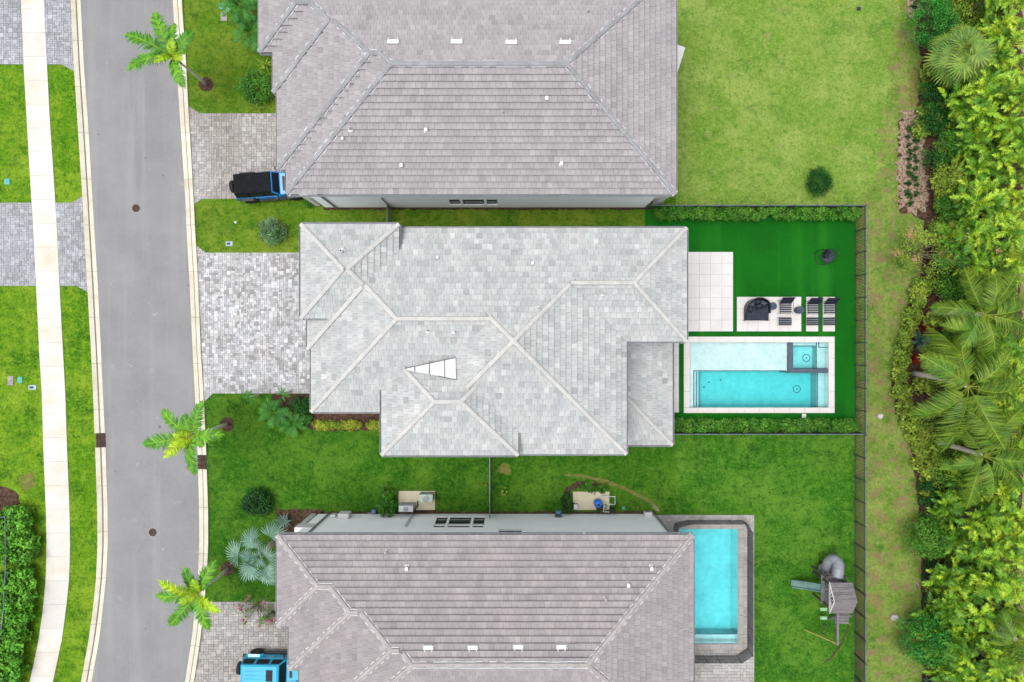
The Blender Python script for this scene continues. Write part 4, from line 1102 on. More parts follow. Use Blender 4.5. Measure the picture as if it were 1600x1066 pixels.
for lf, mr in ARE:
    row = []
    for m_ in (m_areca2, m_areca, m_areca3):
        q = lf.copy(); q.materials.append(m_); row.append(q)
    ARE6.append(row)
spots = []
rs = random.Random(5)
for row, (x0, x1, hh, br) in enumerate(((1462, 1486, 2.2, .15), (1492, 1516, 3.0, .35), (1526, 1548, 3.6, .6), (1556, 1578, 3.6, .85))):
    y = -40 + row * 17
    while y < 1110:
        x = rs.uniform(x0, x1)
        if row == 0 and (y < 330 or 395 < y < 745): y += 52; continue
        if row == 1 and (20 < y < 150 or 430 < y < 720): y += 48; continue
        if row >= 2 and 440 < y < 520 and row == 3: y += 46; continue
        spots.append((x, y, hh, br, row)); y += rs.uniform(42, 56)
spots.sort(key=lambda s_: (s_[4], s_[1])); cnt = [0] * 4
for i, (x, y, hh, br, row) in enumerate(spots):
    s_ = 1 / (1 + hh * .6 / H); q = W(800 + (x - 800) * s_, 533 + (y - 533) * s_)
    areca('yellow-green feathery palm clump, %s from the top in the %s row' % (ordn(cnt[row]), ('innermost', 'second', 'third', 'outermost')[row]), q, hh * rs.uniform(.8, 1.2), 50, 500 + i, rs.uniform(.9, 1.15), br)
    cnt[row] += 1

# ---- leafy undergrowth between the palm clumps
UND = [mesh_np('foliage', *clumps(1.15, 1.15, 1.0, 70, 36, .12, seed=640 + i, cr=.34)) for i in range(4)]
m_under = leafmat('undergrowth_leaf', lin(104, 148, 42, FK), lin(136, 170, 50, FK))
for c_, (x, nm) in enumerate(((1495, 'inner'), (1535, 'middle'), (1570, 'outer'))):
    for i in range(18):
        y = -10 + i * 62 + c_ * 20
        shrub('leafy undergrowth shrub, %s from the top of the %s line under the palms' % (ordn(i), nm), 'shrub', W(800 + (x + rs.uniform(-10, 10) - 800) * .97, 533 + (y - 533) * .97), m_under, None, stems(4, .9, .5, .025, i), 'undergrowth_shrub', 'undergrowth under the palm clumps', i * 1.7, rs.uniform(.85, 1.2), me=UND[(i + c_) % 4])

# ---- fan palm and silver palm
FAN = [fan(1.05, st, R(a), R(d), 22, 400 + i, tones=(.65, 1.2)) for i, (a, d, st) in enumerate(((80, 30, .45), (62, 40, 1.0), (40, 45, 1.2), (18, 45, 1.3), (-8, 45, 1.2)))]
def fan_palm(name, label, base, crown, hgt, rings, m, sc, meshes, mst):
    b = W(*base); t = thing(name, label, 'palm tree', b); c = W(crown[0], crown[1], hgt) - b; c.z = hgt; rd = random.Random(len(label))
    q = MB(); q.tube([Vector((0, 0, 0)), c * .5, c], [.2, .17, .15], 10); q.build('trunk', m_trunk, t, smooth=True)
    for k, (n, a0) in enumerate(rings):
        for i in range(n):
            f = obj('fan_leaf', meshes[k][0], m, t); f.location = c; f.rotation_euler = (rd.uniform(-.4, .4), rd.uniform(-.25, .25), R(a0 + 360 * i / n + rd.uniform(-14, 14))); f.scale = (sc * rd.uniform(.78, 1.12),) * 3
            obj('leaf_stalk', meshes[k][1], mst, f)
fan_palm('fan_palm', 'big green fan palm with round starburst crown near the top right', (1462, 110), (1503, 84), 2.9, [(5, 0), (7, 20), (8, 5), (9, 22), (8, 8)], m_fan, .98, FAN, m_rach)
BIS = [fan(.88, st, R(a), R(d), 17, 420 + i, tones=(.6, 1.25), spread=R(195), split=.5, hwk=.8) for i, (a, d, st) in enumerate(((78, 25, .4), (50, 35, .9), (22, 45, 1.15)))]
fan_palm('silver_palm', 'silver-blue fan palm at the corner of the mauve tiled roof', (428, 846), (410, 866), 2.3, [(3, 10), (5, 30), (6, 0)], m_bis, 1.15, BIS, m_greyst)

# ---- pygmy date palms by the pale driveway and fronds by the north house
DATE = [pinnate(1.25, R(a), R(d), .32, .034, 24, fold=.2, sweep=.5, seed=440 + i, pw=1.2, hang=.5, base=.1, rr=.01, tones=(.5, 1.3)) for i, (a, d) in enumerate(((60, 95), (40, 90), (24, 70)))]
m_date = leafmat('date_palm_leaf', lin(50, 122, 36, 1.5), lin(76, 140, 48, 1.5))
def date_palm(label, px, py, h, n, sc, seed, m=None, name='date_palm'):
    rd = random.Random(seed); t = thing(name, label, 'palm', W(px, py)); q = MB(); q.tube([(0, 0, 0), (.02, .01, h)], [.07, .06], 7); q.build('trunk', m_trunk, t)
    for i in range(n):
        k = i % 3; f = obj('frond', DATE[k][0], m or m_date, t); f.location = (.02, .01, h); f.rotation_euler = (rd.uniform(-.3, .3), 0, 2.4 * i + rd.uniform(-.2, .2)); f.scale = (sc * rd.uniform(.85, 1.1),) * 3
        obj('midrib', DATE[k][1], m_rach, f)
date_palm('dwarf date palm arching over the lawn below the pale driveway', 437, 643, 1.0, 16, 1.0, 1)
date_palm('dwarf date palm with low fronds at the corner of the yellow hedge', 462, 660, .6, 13, .9, 2)
date_palm('small upright palm at the lower edge of the pale driveway', 404, 617, 1.5, 7, .45, 3)
date_palm('thin palm poking over the pale driveway near the house corner', 455, 612, 1.7, 7, .42, 4)
date_palm('green feathery palm under the upper left eave of the taupe roof', 392, 30, 1.8, 16, 1.25, 5)
date_palm('dark low palm between the taupe roof and the round bush', 402, 62, 1.0, 14, 1.2, 6)
date_palm('feathery palm at the top edge beside the green utility lids', 376, 6, 1.6, 12, 1.1, 7)

# ---- spiky agaves
def spiky(label, px, py, n, L, m, seed, name='agave', cat='plant', w_=.06, h=0.02):
    rd = np.random.default_rng(seed); V = []; F = []; T = []
    for i in range(n):
        a = rd.uniform(0, 6.28); e = rd.uniform(.2, 1.2); l = L * rd.uniform(.7, 1.1); d = np.array([math.cos(a) * math.cos(e), math.sin(a) * math.cos(e), math.sin(e)]); sd_ = np.array([-math.sin(a), math.cos(a), 0])
        k = len(V); V += [sd_ * w_ * .5, -sd_ * w_ * .5, d * l * .5 + sd_ * w_ * .6, d * l * .5 - sd_ * w_ * .6, d * l + np.array([0, 0, -l * .15])]
        t = rd.uniform(.7, 1.25); F += [(k, k + 1, k + 3), (k, k + 3, k + 2), (k + 2, k + 3, k + 4)]; T += [t] * 3
    o = thing(name, label, cat, W(px, py) + Vector((0, 0, h))); obj('leaves', mesh_np('leaves', np.array(V), np.array(F), T), m, o)
spiky('blue-grey agave between the yellow-green border and upper coconut palm', 1430, 532, 60, .95, m_blue, 1, h=.5)
spiky('blue-grey agave half under the fronds of the widest coconut palm', 1434, 642, 50, .8, m_blue, 2, h=.4)
spiky('blue-grey agave at the bottom edge near the feathery tree', 1445, 1062, 60, .95, m_blue, 3, h=.5)
spiky('red-leaved plant beside the upper coconut trunk', 1440, 515, 40, .7, m_red, 4, 'red_plant', h=.35)
spiky('red-leaved plant left of the widest coconut palm', 1422, 560, 40, .7, m_red, 5, 'red_plant', h=.35)
spiky('pale spiky plant above the round bush by the taupe roof', 416, 104, 16, .75, m_ygreen, 6, 'spiky_plant', h=.25)
spiky('pale spiky plant below the round bush by the upper driveway', 406, 172, 12, .6, m_ygreen, 7, 'spiky_plant', h=.2)
spiky('small green fan-leaved plant between silver palm and white wall', 447, 812, 34, .7, m_bis, 8, 'spiky_plant', h=.3)

# ---- rounded bushes
def bush(label, px, py, rx, ry, rz, m, ls, seed, ncl=60, per=40, cat='bush', **k):
    return shrub(label, cat, W(px, py), m, clumps(rx, ry, rz, ncl, per, ls, seed=seed, cr=k.pop('cr', rx * .35), **k), stems(5, rz, rx * .6, .025, seed), name='bush')
bush('round silvery variegated bush on the lawn above the pale driveway', 429, 362, .78, .78, .62, m_varieg, .11, 1, 90, 40, asp=.45)
bush('round glossy green bush by the upper driveway', 408, 143, 1.05, 1.05, .8, m_green, .14, 2, 70, 40)
bush('dark green rounded bush beside the teal utility lid', 407, 783, .92, .8, .6, m_dark, .14, 3, 60, 40)
bush('green oval bush left of the air conditioner pad', 607, 781, .55, .95, .8, m_green, .12, 4, 60, 36)
bush('dense dark green bush alone on the upper back lawn', 1273, 287, .78, .74, .75, m_dark, .1, 5, 80, 44, tones=(.8, 1.6))
bush('dark bush at the near left corner of the pool equipment pad', 885, 783, .4, .65, .4, m_dark, .1, 6, 30, 30)
bush('small leafy bush behind the pool equipment pad', 921, 760, .6, .3, .35, m_green, .1, 7, 22, 26)
bush('small bush in the corner behind the blue pump', 941, 762, .35, .3, .3, m_green, .1, 8, 16, 26)
bush('small weedy bush beside the side-yard fence', 788, 768, .25, .3, .2, m_ygreen, .09, 24, 10, 20)
bush('tiny weed left of the side-yard fence', 757, 757, .16, .16, .14, m_ygreen, .08, 25, 6, 16)
bush('low green shrub under the portico of the taupe roofed house', 488, 316, .55, .35, .35, m_green, .1, 9, 20, 30)
bush('dark shrub beside the dwarf date palms', 475, 630, .7, .55, .55, m_dark, .12, 10, 40, 30, tones=(.9, 1.7))
bush('olive shrub at the near corner of the pale grey roof', 478, 650, .55, .5, .45, m_green, .1, 11, 30, 30)
bush('large feathery deep green bush at the top of the bed', 1432, 50, 1.45, 1.5, 1.6, m_lace, .12, 12, 120, 46, cr=.4)
bush('dark green bush below the fan palm', 1449, 158, .95, 1.0, 1.0, m_dark, .12, 13, 70, 40, tones=(.8, 1.5))
bush('dark green bush beside the seedling rows', 1450, 195, 1.0, .9, .9, m_dark, .11, 14, 70, 40, tones=(.8, 1.5))
bush('dark green bush at the lower end of the seedling rows', 1452, 255, .75, .8, .8, m_dark, .11, 15, 50, 40, tones=(.8, 1.5))
bush('dark bush under the lower coconut palm', 1440, 765, .7, 1.0, .7, m_dark, .11, 16, 50, 40)
bush('dark bush in the shade below the yellow-green palms', 1448, 905, .6, 1.6, .7, m_dark, .11, 17, 60, 40)
bush('light green leafy tree spilling over the mulch edge', 1432, 830, 1.3, 1.3, 1.5, m_bright, .13, 18, 110, 40, cr=.4)
bush('wide feathery bright green tree near the lower right', 1428, 985, 1.7, 1.7, 1.6, m_lace, .13, 19, 130, 40, cr=.42, cat='tree')
bush('sparse green shrub behind the coconut palm fronds', 1478, 450, 1.3, 1.0, 1.5, m_green, .12, 20, 90, 40, cr=.4)
bush('leafy green shrub under the lowest coconut palm', 1482, 735, 1.2, 1.1, 1.5, m_green, .12, 21, 90, 40, cr=.4)
bush('leafy bush filling the middle of the bed behind the red plants', 1480, 540, 1.1, 1.1, 1.1, m_dark, .12, 22, 80, 40, cr=.4, tones=(.9, 1.7))
bush('leafy bush between the two lower coconut palms', 1478, 655, 1.1, 1.1, 1.0, m_dark, .12, 23, 80, 40, cr=.4, tones=(.9, 1.7))
for i, (x, y) in enumerate(((1462, 380), (1470, 330), (1460, 290), (1470, 235), (1476, 20))):
    bush('olive-green leafy shrub in the bed, %s up from the pink-flowered tree' % ordn(i), x, y, .95, .95, 1.5, m_ygreen if i % 2 == 0 else m_green, .12, 30 + i, 80, 40, cr=.36)
# yellow-green border shrubs along the bed edge
bl = [(1446, 118), (1444, 140), (1443, 178), (1434, 205), (1436, 447), (1428, 470), (1420, 495), (1413, 518), (1406, 540), (1403, 562), (1400, 586), (1403, 610), (1408, 634), (1418, 656), (1424, 678), (1432, 700), (1438, 722), (1448, 738), (1430, 455), (1444, 760)]
CL = [mesh_np('foliage', *clumps(.52, .52, .42, 34, 24, .15, seed=60 + i, cr=.24, asp=.8, tones=(.5, 1.35))) for i in range(4)]
for i, (x, y) in enumerate(sorted(bl, key=lambda q: q[1])):
    shrub('rounded yellow-green border shrub, %s from the top along the mulch edge' % ordn(i), 'shrub', W(x, y), m_ygreen, None, stems(4, .5, .3, .02, i), 'border_shrub', 'yellow-green border shrubs', i * 1.3, random.uniform(.9, 1.15), me=CL[i % 4])
bl2 = [(1452, 500), (1446, 545), (1438, 600), (1440, 670), (1452, 700), (1460, 722)]
for i, (x, y) in enumerate(bl2):
    shrub('green filler shrub just inside the border, %s from the upper coconut palm' % ordn(i), 'shrub', W(x, y), m_green, None, stems(4, .5, .3, .02, i), 'filler_shrub', 'green filler shrubs', i * 1.3, 1.1, me=CL[i % 4])
# hedges
def hedge(label, px0, px1, py, wd, h, m, ls, seed, n=150, name='hedge', per=46, asp=.6, tones=(.55, 1.3)):
    a, b_ = W(px0, py), W(px1, py); rx = (b_.x - a.x) / 2
    shrub(label, 'hedge', ((a.x + b_.x) / 2, a.y, 0), m, clumps(rx, wd / 2, h, n, per, ls, seed=seed, cr=.24, box=True, asp=asp, tones=tones), None, name)
hedge('clipped green hedge along the upper fence of the turf garden', 1020, 1334, 337, .62, 1.25, m_bright, .13, 1, 420)
hedge('clipped green hedge along the lower fence of the turf garden', 1042, 1334, 663.5, .66, 1.15, m_bright, .13, 2, 400)
hedge('low yellow shrub row in front of the pale grey roofed house', 493, 564, 664, .42, .4, m_yellow, .1, 3, 90, per=36, asp=.8)
hedge('short piece of yellow shrub row next to the wall corner', 575, 597, 664, .42, .4, m_yellow, .1, 4, 30, per=36, asp=.8)
# big-leaved hedge at the lower left, following the walk
V = []
pts_h = [W(34, 812), W(40, 850), W(38, 905), W(36, 945), W(28, 985), W(22, 1030), W(12, 1080)]
for i, p in enumerate(pts_h):
    v, f, t = clumps(.95, .85, 1.35, 66, 40, .25, seed=80 + i, cr=.34, tones=(.6, 1.4), box=True, asp=.5); v = v + np.array([p.x, p.y, 0]) - np.array([pts_h[3].x, pts_h[3].y, 0]); V.append((v, f, t))
o_ = 0; fs = []
for v, f, t in V: fs.append(f + o_); o_ += len(v)
shrub('tall big-leaved green hedge beside the sidewalk at lower left', 'hedge', (pts_h[3].x, pts_h[3].y, 0), leafmat('big_hedge_leaf', lin(84, 154, 38, FK), lin(112, 176, 52, FK)), (np.concatenate([v[0] for v in V]), np.concatenate(fs), np.concatenate([v[2] for v in V])), None, 'hedge')
for k, (px, py) in enumerate(((-2, 850), (-4, 925))):
    bush('bush behind the left railing, %s from the top' % ordn(k), px, py, .6, .9, .8, m_green, .14, 90 + k, 40, 36)

# ---- bougainvillea and sprawling flowering tree
def branchy(name, label, cat, px, py, h, reach, n, m, mfl, seed, ls=.1, leaves=14, sparse=.3, nf=6):
    rd = np.random.default_rng(seed); t = thing(name, label, cat, W(px, py)); b = MB(); cs = []; fl = []
    for i in range(n):
        a = rd.uniform(0, 6.28); e = reach * rd.uniform(.45, 1); tip = np.array([math.cos(a) * e, math.sin(a) * e, h * rd.uniform(.6, 1.05)])
        mid = tip * np.array([.45, .45, .62]) + rd.normal(size=3) * .08
        b.tube([(0, 0, 0), mid, tip], [.04, .026, .01], 5)
        for j in range(leaves):
            s_ = rd.uniform(.35, 1.05); p = mid * (1 - s_) * 1.4 + tip * s_ if s_ < .99 else tip
            cs.append(p + rd.normal(size=3) * sparse * np.array([1, 1, .5]))
        if i < nf: fl.append(tip + np.array([0, 0, .08]))
    b.build('branches', mat_branch, t)
    c = np.array(cs); nr = rd.normal(size=c.shape) * .5 + np.array([0, 0, 1])
    obj('foliage', mesh_np('foliage', *leaf_quads(c, nr, ls * rd.uniform(.7, 1.3, len(c)), .5, rd, rd.uniform(.7, 1.25, len(c)))), m, t)
    for p in fl:
        cc = p + rd.normal(size=(26, 3)) * .1
        obj('blossom', mesh_np('blossom', *leaf_quads(cc, rd.normal(size=cc.shape) * .6 + np.array([0, 0, 1]), .1 * rd.uniform(.7, 1.2, 26), .8, rd, rd.uniform(.8, 1.15, 26))), mfl, t)
mat_branch = mat('pale_branch', lin(160, 146, 120), lin(130, 116, 96), scale=4, var=.15, rough=.9)
branchy('flowering_tree', 'sprawling thin-branched tree with salmon blossoms over the mulch edge', 'tree', 1420, 398, 2.6, 1.75, 34, m_ygreen, m_salmon, 1, .12, 56, .24, 7)
branchy('flowering_tree', 'loose leafy flowering tree just behind the salmon-blossomed one', 'tree', 1465, 405, 3.2, 1.7, 30, m_green, m_salmon, 2, .12, 52, .28, 3)
branchy('bougainvillea', 'bougainvillea with pink flowers trailing over the lower driveway', 'bush', 405, 942, 1.0, 1.35, 22, m_green, m_pink, 3, .12, 16, .16, 7)
branchy('bougainvillea', 'small flowering vine at the lower corner of the mauve roof', 'bush', 428, 955, .8, .6, 12, m_green, m_pink, 4, .12, 14, .12, 4)
# ---- seedling rows
SEED = mesh_np('foliage', *clumps(.14, .14, .16, 8, 12, .1, seed=70, cr=.09))
k = 0
for col, ys in ((0, (203, 215, 227, 238, 250, 262, 273, 287, 301, 307, 319)), (1, (210, 221, 233, 245, 253, 265, 280, 289, 303))):
    for i, y in enumerate(ys):
        x = (1417 if col == 0 else 1429) + random.uniform(-2.5, 2.5)
        shrub('small dark green seedling, %s from the top in the %s row of the sandy bed' % (ordn(i), 'left' if col == 0 else 'right'), 'seedling', W(x, y), m_dark, None, None, 'seedling', 'seedlings in the sandy bed', i * 1.1, random.uniform(.95, 1.35), me=SEED)
for i, (x, y) in enumerate(((1424, -3), (1427, 12), (1430, 2), (1433, 25), (1438, 8))):
    shrub('small seedling in the sandy patch at the top edge, %s from the left' % ordn(i), 'seedling', W(x, y), m_dark, None, None, 'seedling', 'seedlings at the top edge', i * 1.1, 1.2, me=SEED)

# ================================================================ vehicles
m_blue = mat('blue_car_paint', lin(20, 150, 236, 1.35), lin(18, 142, 226, 1.35), var=.03, rough=.25, spec=.6)
m_cyan = mat('light_blue_car_paint', lin(16, 176, 218, 1.2), lin(14, 166, 208, 1.2), var=.03, rough=.25, spec=.6)
m_black = mat('black_fabric', (.008, .009, .011), (.011, .012, .014), scale=6, var=.15, rough=.95, spec=.05, bump=.2, bscale=80)
m_rubber = mat('tyre_rubber', (.014, .014, .015), rough=.85)
m_plast = mat('black_plastic', (.018, .019, .021), rough=.5)
m_cglass = mat('car_glass', (.008, .01, .012), rough=.35, spec=.15)
m_chrome = mat('alloy_rim', (.25, .26, .28), rough=.3, metal=.8)
m_lens = mat('headlight_lens', (.7, .72, .74), rough=.1, spec=.7)
m_redl = mat('tail_lamp', (.3, .01, .01), rough=.2)
def jeep(label, loc, rz, paint, hard):
    c = thing('off_road_car', label, 'car', loc, rz)
    b = MB(); b.prism([(-2.12, -.76), (.78, -.78), (.78, .78), (-2.12, .76)], .55, 1.12); b.box(-2.0, 2.0, -.5, .5, .38, .56)
    b.build('body', paint, c, bevel=.05)
    b = MB(); b.add([(.74, -.76, .62), (2.02, -.62, .62), (2.02, .62, .62), (.74, .76, .62), (.74, -.74, 1.14), (1.98, -.58, 1.08), (1.98, .58, 1.08), (.74, .74, 1.14)],
                    [(3, 2, 1, 0), (4, 5, 6, 7), (0, 1, 5, 4), (1, 2, 6, 5), (2, 3, 7, 6), (3, 0, 4, 7)]); h = b.build('hood', paint, c, bevel=.05)
    MB().box(.95, 1.13, -.46, .46, 1.10, 1.138).build('hood_vent', m_plast, h)
    for s_ in (-1, 1): MB().box(1.35, 1.5, s_ * .68 - .03, s_ * .68 + .03, .98, 1.09).build('hood_latch', m_plast, h)
    g_ = MB().box(2.0, 2.07, -.62, .62, .62, 1.06).build('grille', paint, c, bevel=.03)
    for i in range(7): MB().box(2.06, 2.08, -.33 + i * .1, -.28 + i * .1, .72, .98).build('grille_slot', m_plast, g_)
    for s_ in (-1, 1):
        MB().lathe([(.11, 0), (.11, .05), (.05, .07)], 14, (2.05, s_ * .47, .88), M=Matrix.Rotation(R(90), 4, 'Y')).build('headlight', m_lens, c)
        MB().box(-2.15, -2.1, s_ * .66 - .07, s_ * .66 + .07, .82, 1.05).build('tail_light', m_redl, c)
        f = MB(); f.add([(.98, s_ * .6, .86), (1.12, s_ * .6, .98), (2.0, s_ * .6, .95), (2.16, s_ * .6, .8), (.98, s_ * .95, .8), (1.12, s_ * .95, .93), (2.0, s_ * .93, .9), (2.16, s_ * .9, .74),
                         (1.0, s_ * .95, .7), (2.1, s_ * .9, .68)], [(0, 1, 5, 4), (1, 2, 6, 5), (2, 3, 7, 6), (4, 5, 8), (6, 7, 9)]); f.build('fender', m_plast if not hard else paint, c)
        f = MB(); f.add([(-1.95, s_ * .74, .86), (-1.8, s_ * .74, .98), (-1.05, s_ * .74, .98), (-.88, s_ * .74, .82), (-1.95, s_ * .94, .8), (-1.8, s_ * .94, .93), (-1.05, s_ * .94, .93), (-.88, s_ * .94, .76)],
                        [(0, 1, 5, 4), (1, 2, 6, 5), (2, 3, 7, 6)]); f.build('fender', m_plast if not hard else paint, c)
        MB().box(-.85, .98, s_ * .84 - .07, s_ * .84 + .07, .42, .5).build('side_step', m_plast, c, bevel=.02)
        for a, q in ((-.82, -.08), (-.04, .7)):
            d = MB().box(a, q, s_ * .785 - .012, s_ * .785 + .012, .6, 1.11).build('door', paint, c, bevel=.008)
            MB().box(a + .05, a + .2, s_ * .81 - .015, s_ * .81 + .015, .98, 1.02).build('handle', m_plast, d)
        mm = MB().box(.55, .68, s_ * .98 - .1, s_ * .98 + .1, 1.14, 1.34); mm.bar((.62, s_ * .76, 1.16), (.62, s_ * .92, 1.22), .04, .04); mm.build('side_mirror', m_plast, c, bevel=.02)
        for x in (-1.42, 1.55):
            M = Matrix.Rotation(R(90), 4, 'X')
            wl = MB().lathe([(.25, -.12), (.38, -.13), (.415, -.09), (.415, .09), (.38, .13), (.25, .12)], 22, (x, s_ * .79, .415), M=M).build('wheel', m_rubber, c)
            MB().lathe([(.24, -.1), (.25, .11), (.2, .09), (.09, .1), (.05, .12)], 12, (x, s_ * .79, .415), M=M if s_ < 0 else Matrix.Rotation(R(-90), 4, 'X')).build('rim', m_chrome if hard else m_plast, wl)
    M = Matrix.Rotation(R(90), 4, 'Y')
    sp = MB().lathe([(.22, -.11), (.36, -.12), (.4, -.08), (.4, .08), (.36, .12), (.22, .11)], 22, (-2.3, .05, .98), M=M).build('spare_wheel', m_rubber, c)
    MB().lathe([(.22, -.12), (.2, -.1), (.06, -.11)], 12, (-2.3, .05, .98), M=M).build('rim', m_chrome if hard else m_plast, sp)
    MB().box(2.08, 2.28, -.78, .78, .5, .68).build('front_bumper', m_plast, c, bevel=.04); MB().box(-2.28, -2.1, -.78, .78, .5, .64).build('rear_bumper', m_plast, c, bevel=.04)
    # windscreen
    fr = MB(); A, B, Cc, D = (.76, -.72, 1.12), (.76, .72, 1.12), (.44, .64, 1.76), (.44, -.64, 1.76)
    for p, q in ((A, B), (B, Cc), (Cc, D), (D, A)): fr.bar(p, q, .08, .06, (1, 0, .5))
    wf = fr.build('windscreen_frame', paint, c)
    gl = MB(); gl.poly([A, B, Cc, D]); gl.build('windscreen', m_cglass, wf)
    # top
    t = MB(); x0, x1 = -2.06, .46
    v = [(x0, -.75, 1.12), (.7, -.76, 1.12), (.7, .76, 1.12), (x0, .75, 1.12), (x0 + .1, -.63, 1.76), (x1, -.65, 1.79), (x1, .65, 1.79), (x0 + .1, .63, 1.76), (x0 + .25, -.55, 1.82), (x1 - .12, -.57, 1.85), (x1 - .12, .57, 1.85), (x0 + .25, .55, 1.82)]
    t.add(v, [(0, 1, 5, 4), (2, 3, 7, 6), (3, 0, 4, 7), (4, 5, 9, 8), (6, 7, 11, 10), (7, 4, 8, 11), (5, 6, 10, 9), (8, 9, 10, 11)])
    top = t.build('hard_top' if hard else 'soft_top', paint if hard else m_black, c)
    for s_ in (-1, 1):
        for a, q in ((-1.95, -1.2), (-1.05, -.25), (-.1, .5)):
            za, zb = 1.2, 1.66; ya = lambda z: s_ * (.765 - (z - 1.12) / .66 * .115)
            MB().add([(a, ya(za), za), (q + (.08 if q == .5 else 0), ya(za), za), (q, ya(zb), zb), (a + (.08 if a < -1.9 else 0), ya(zb), zb)], [(0, 1, 2, 3)]).build('side_window', m_cglass, top)
    if hard:
        MB().box(-.32, .1, -.36, .36, 1.845, 1.862).build('sunroof', m_cglass, top)
        for y_ in (-.25, 0, .25): MB().box(-1.7, -.6, y_ - .015, y_ + .015, 1.825, 1.848).build('roof_rib', paint, top)
    else:
        for x in (-1.4, -.6): MB().box(x - .02, x + .02, -.56, .56, 1.825, 1.85).build('roof_bow', m_black, top)
    return c
jeep('blue off-road car with black soft top parked at the upper driveway', (-15.75, 10.1, .04), R(4), m_blue, False)
jeep('light blue off-road car with matching hard top in the lower driveway', (-15.3, -21.25, .04), R(-1), m_cyan, True)

# ================================================================ garden furniture
m_dfab = mat('charcoal_fabric', lin(58, 66, 80), lin(46, 52, 64), scale=5, var=.12, vscale=40, rough=.9)
m_dfab2 = mat('navy_sling', lin(40, 48, 66), lin(34, 40, 56), scale=5, var=.1, rough=.85)
m_dmet = mat('black_metal', (.02, .022, .026), rough=.4)
m_cush = mat('slate_cushion', lin(84, 96, 112), lin(70, 80, 96), scale=4, var=.1, rough=.9)
zt = .057
def lounge_chair(label, px, py, group='lounge chairs by the pool'):
    c = thing('lounge_chair', label, 'chair', W(px, py) + Vector((0, 0, zt)), 0, group); w_, d_ = .42, .42
    for s_ in (-1, 1):
        MB().tube([(s_ * w_, -d_, 0), (s_ * w_, -d_, .56), (s_ * w_, d_ * .9, .6), (s_ * w_, d_, 0)], .016, 6).build('side_frame', m_dmet, c)
    MB().tube([(-w_, -d_, .02), (w_, -d_, .02)], .014, 6).build('stretcher', m_dmet, c); MB().tube([(-w_, d_, .02), (w_, d_, .02)], .014, 6).build('stretcher', m_dmet, c)
    for i in range(5):
        y_ = -d_ + .05 + i * .145; MB().box(-w_ + .02, w_ - .02, y_, y_ + .085, .36 - i * .012, .372 - i * .012).build('seat_strap', m_dfab, c)
    b = MB(); b.add([(-w_ + .02, .2, .32), (w_ - .02, .2, .32), (w_ - .02, .56, .98), (-w_ + .02, .56, .98), (-w_ + .02, .22, .31), (w_ - .02, .22, .31), (w_ - .02, .59, .97), (-w_ + .02, .59, .97)],
                    [(0, 1, 2, 3), (7, 6, 5, 4), (3, 2, 6, 7), (0, 3, 7, 4), (1, 5, 6, 2)]); b.build('backrest', m_dfab2, c)
    MB().tube([(-w_, .56, .99), (w_, .56, .99)], .018, 6).build('back_rail', m_dmet, c)
    return c
def ottoman(label, px, py):
    c = thing('ottoman', label, 'footstool', W(px, py) + Vector((0, 0, zt)), 0, 'footstools by the pool'); w_, d_ = .41, .24
    for s_ in (-1, 1): MB().tube([(s_ * w_, -d_, 0), (s_ * w_, -d_, .36), (s_ * w_, d_, .36), (s_ * w_, d_, 0)], .016, 6).build('side_frame', m_dmet, c)
    for i in range(4):
        y_ = -d_ + .02 + i * .117; MB().box(-w_ + .02, w_ - .02, y_, y_ + .085, .34, .352).build('strap', m_dfab, c)
    for y_ in (-d_, d_): MB().tube([(-w_, y_, .36), (w_, y_, .36)], .016, 6).build('cross_rail', m_dmet, c)
for (x, y), nm in (((1223.5, 480), 'beside the round side tables'), ((1266.5, 481), 'on the first narrow pad'), ((1292.5, 481), 'on the pad nearest the right fence')):
    lounge_chair('black strap lounge chair ' + nm, x, y)
    ottoman('black strap footstool in front of the chair ' + nm, x - .5, 502.5)
def side_table(label, px, py):
    c = thing('side_table', label, 'table', W(px, py) + Vector((0, 0, zt)), 0, 'drum side tables')
    MB().lathe([(.2, 0), (.235, .04), (.235, .44), (.22, .47)], 24).build('drum', m_dmet, c); MB().lathe([(.245, .472), (.25, .49), (.25, .505), (.24, .51)], 24).build('table_top', m_cush, c)
side_table('round charcoal side table touching the daybed', 1203, 479); side_table('round charcoal side table between two lounge chairs', 1245, 485)
db = thing('daybed', 'round-backed charcoal daybed with pillows on the pale terrace', 'daybed', W(1179.5, 484) + Vector((0, 0, zt)))
n = 20; arc = [(.78 * math.cos(a), .72 * math.sin(a)) for a in np.linspace(0, math.pi, n)]
b = MB(); b.prism([(-.78, -.72)] + [(.78, -.72)] + arc, .06, .3); b.build('base', m_dmet, db)
b = MB(); b.prism([(-.72, -.7), (.72, -.7)] + [(.72 * math.cos(a), .66 * math.sin(a)) for a in np.linspace(0, math.pi, n)], .3, .46); b.build('mattress', m_dfab, db, bevel=.04)
b = MB()
out = [(.8, -.25)] + arc + [(-.8, -.25)]
for i in range(len(out) - 1):
    (xa, ya), (xb, yb) = out[i], out[i + 1]; ha = .5 + .42 * max(0, min(1, (ya + .3) / .9)); hb = .5 + .42 * max(0, min(1, (yb + .3) / .9)); k = .93
    b.add([(xa, ya, .28), (xb, yb, .28), (xb * 1.04, yb * 1.06, hb), (xa * 1.04, ya * 1.06, ha), (xa * k, ya * k, .28), (xb * k, yb * k, .28), (xb * .98, yb * .98, hb), (xa * .98, ya * .98, ha)], [(0, 1, 2, 3), (7, 6, 5, 4), (3, 2, 6, 7), (0, 3, 7, 4), (1, 5, 6, 2)])
b.build('wicker_back', m_dmet, db)
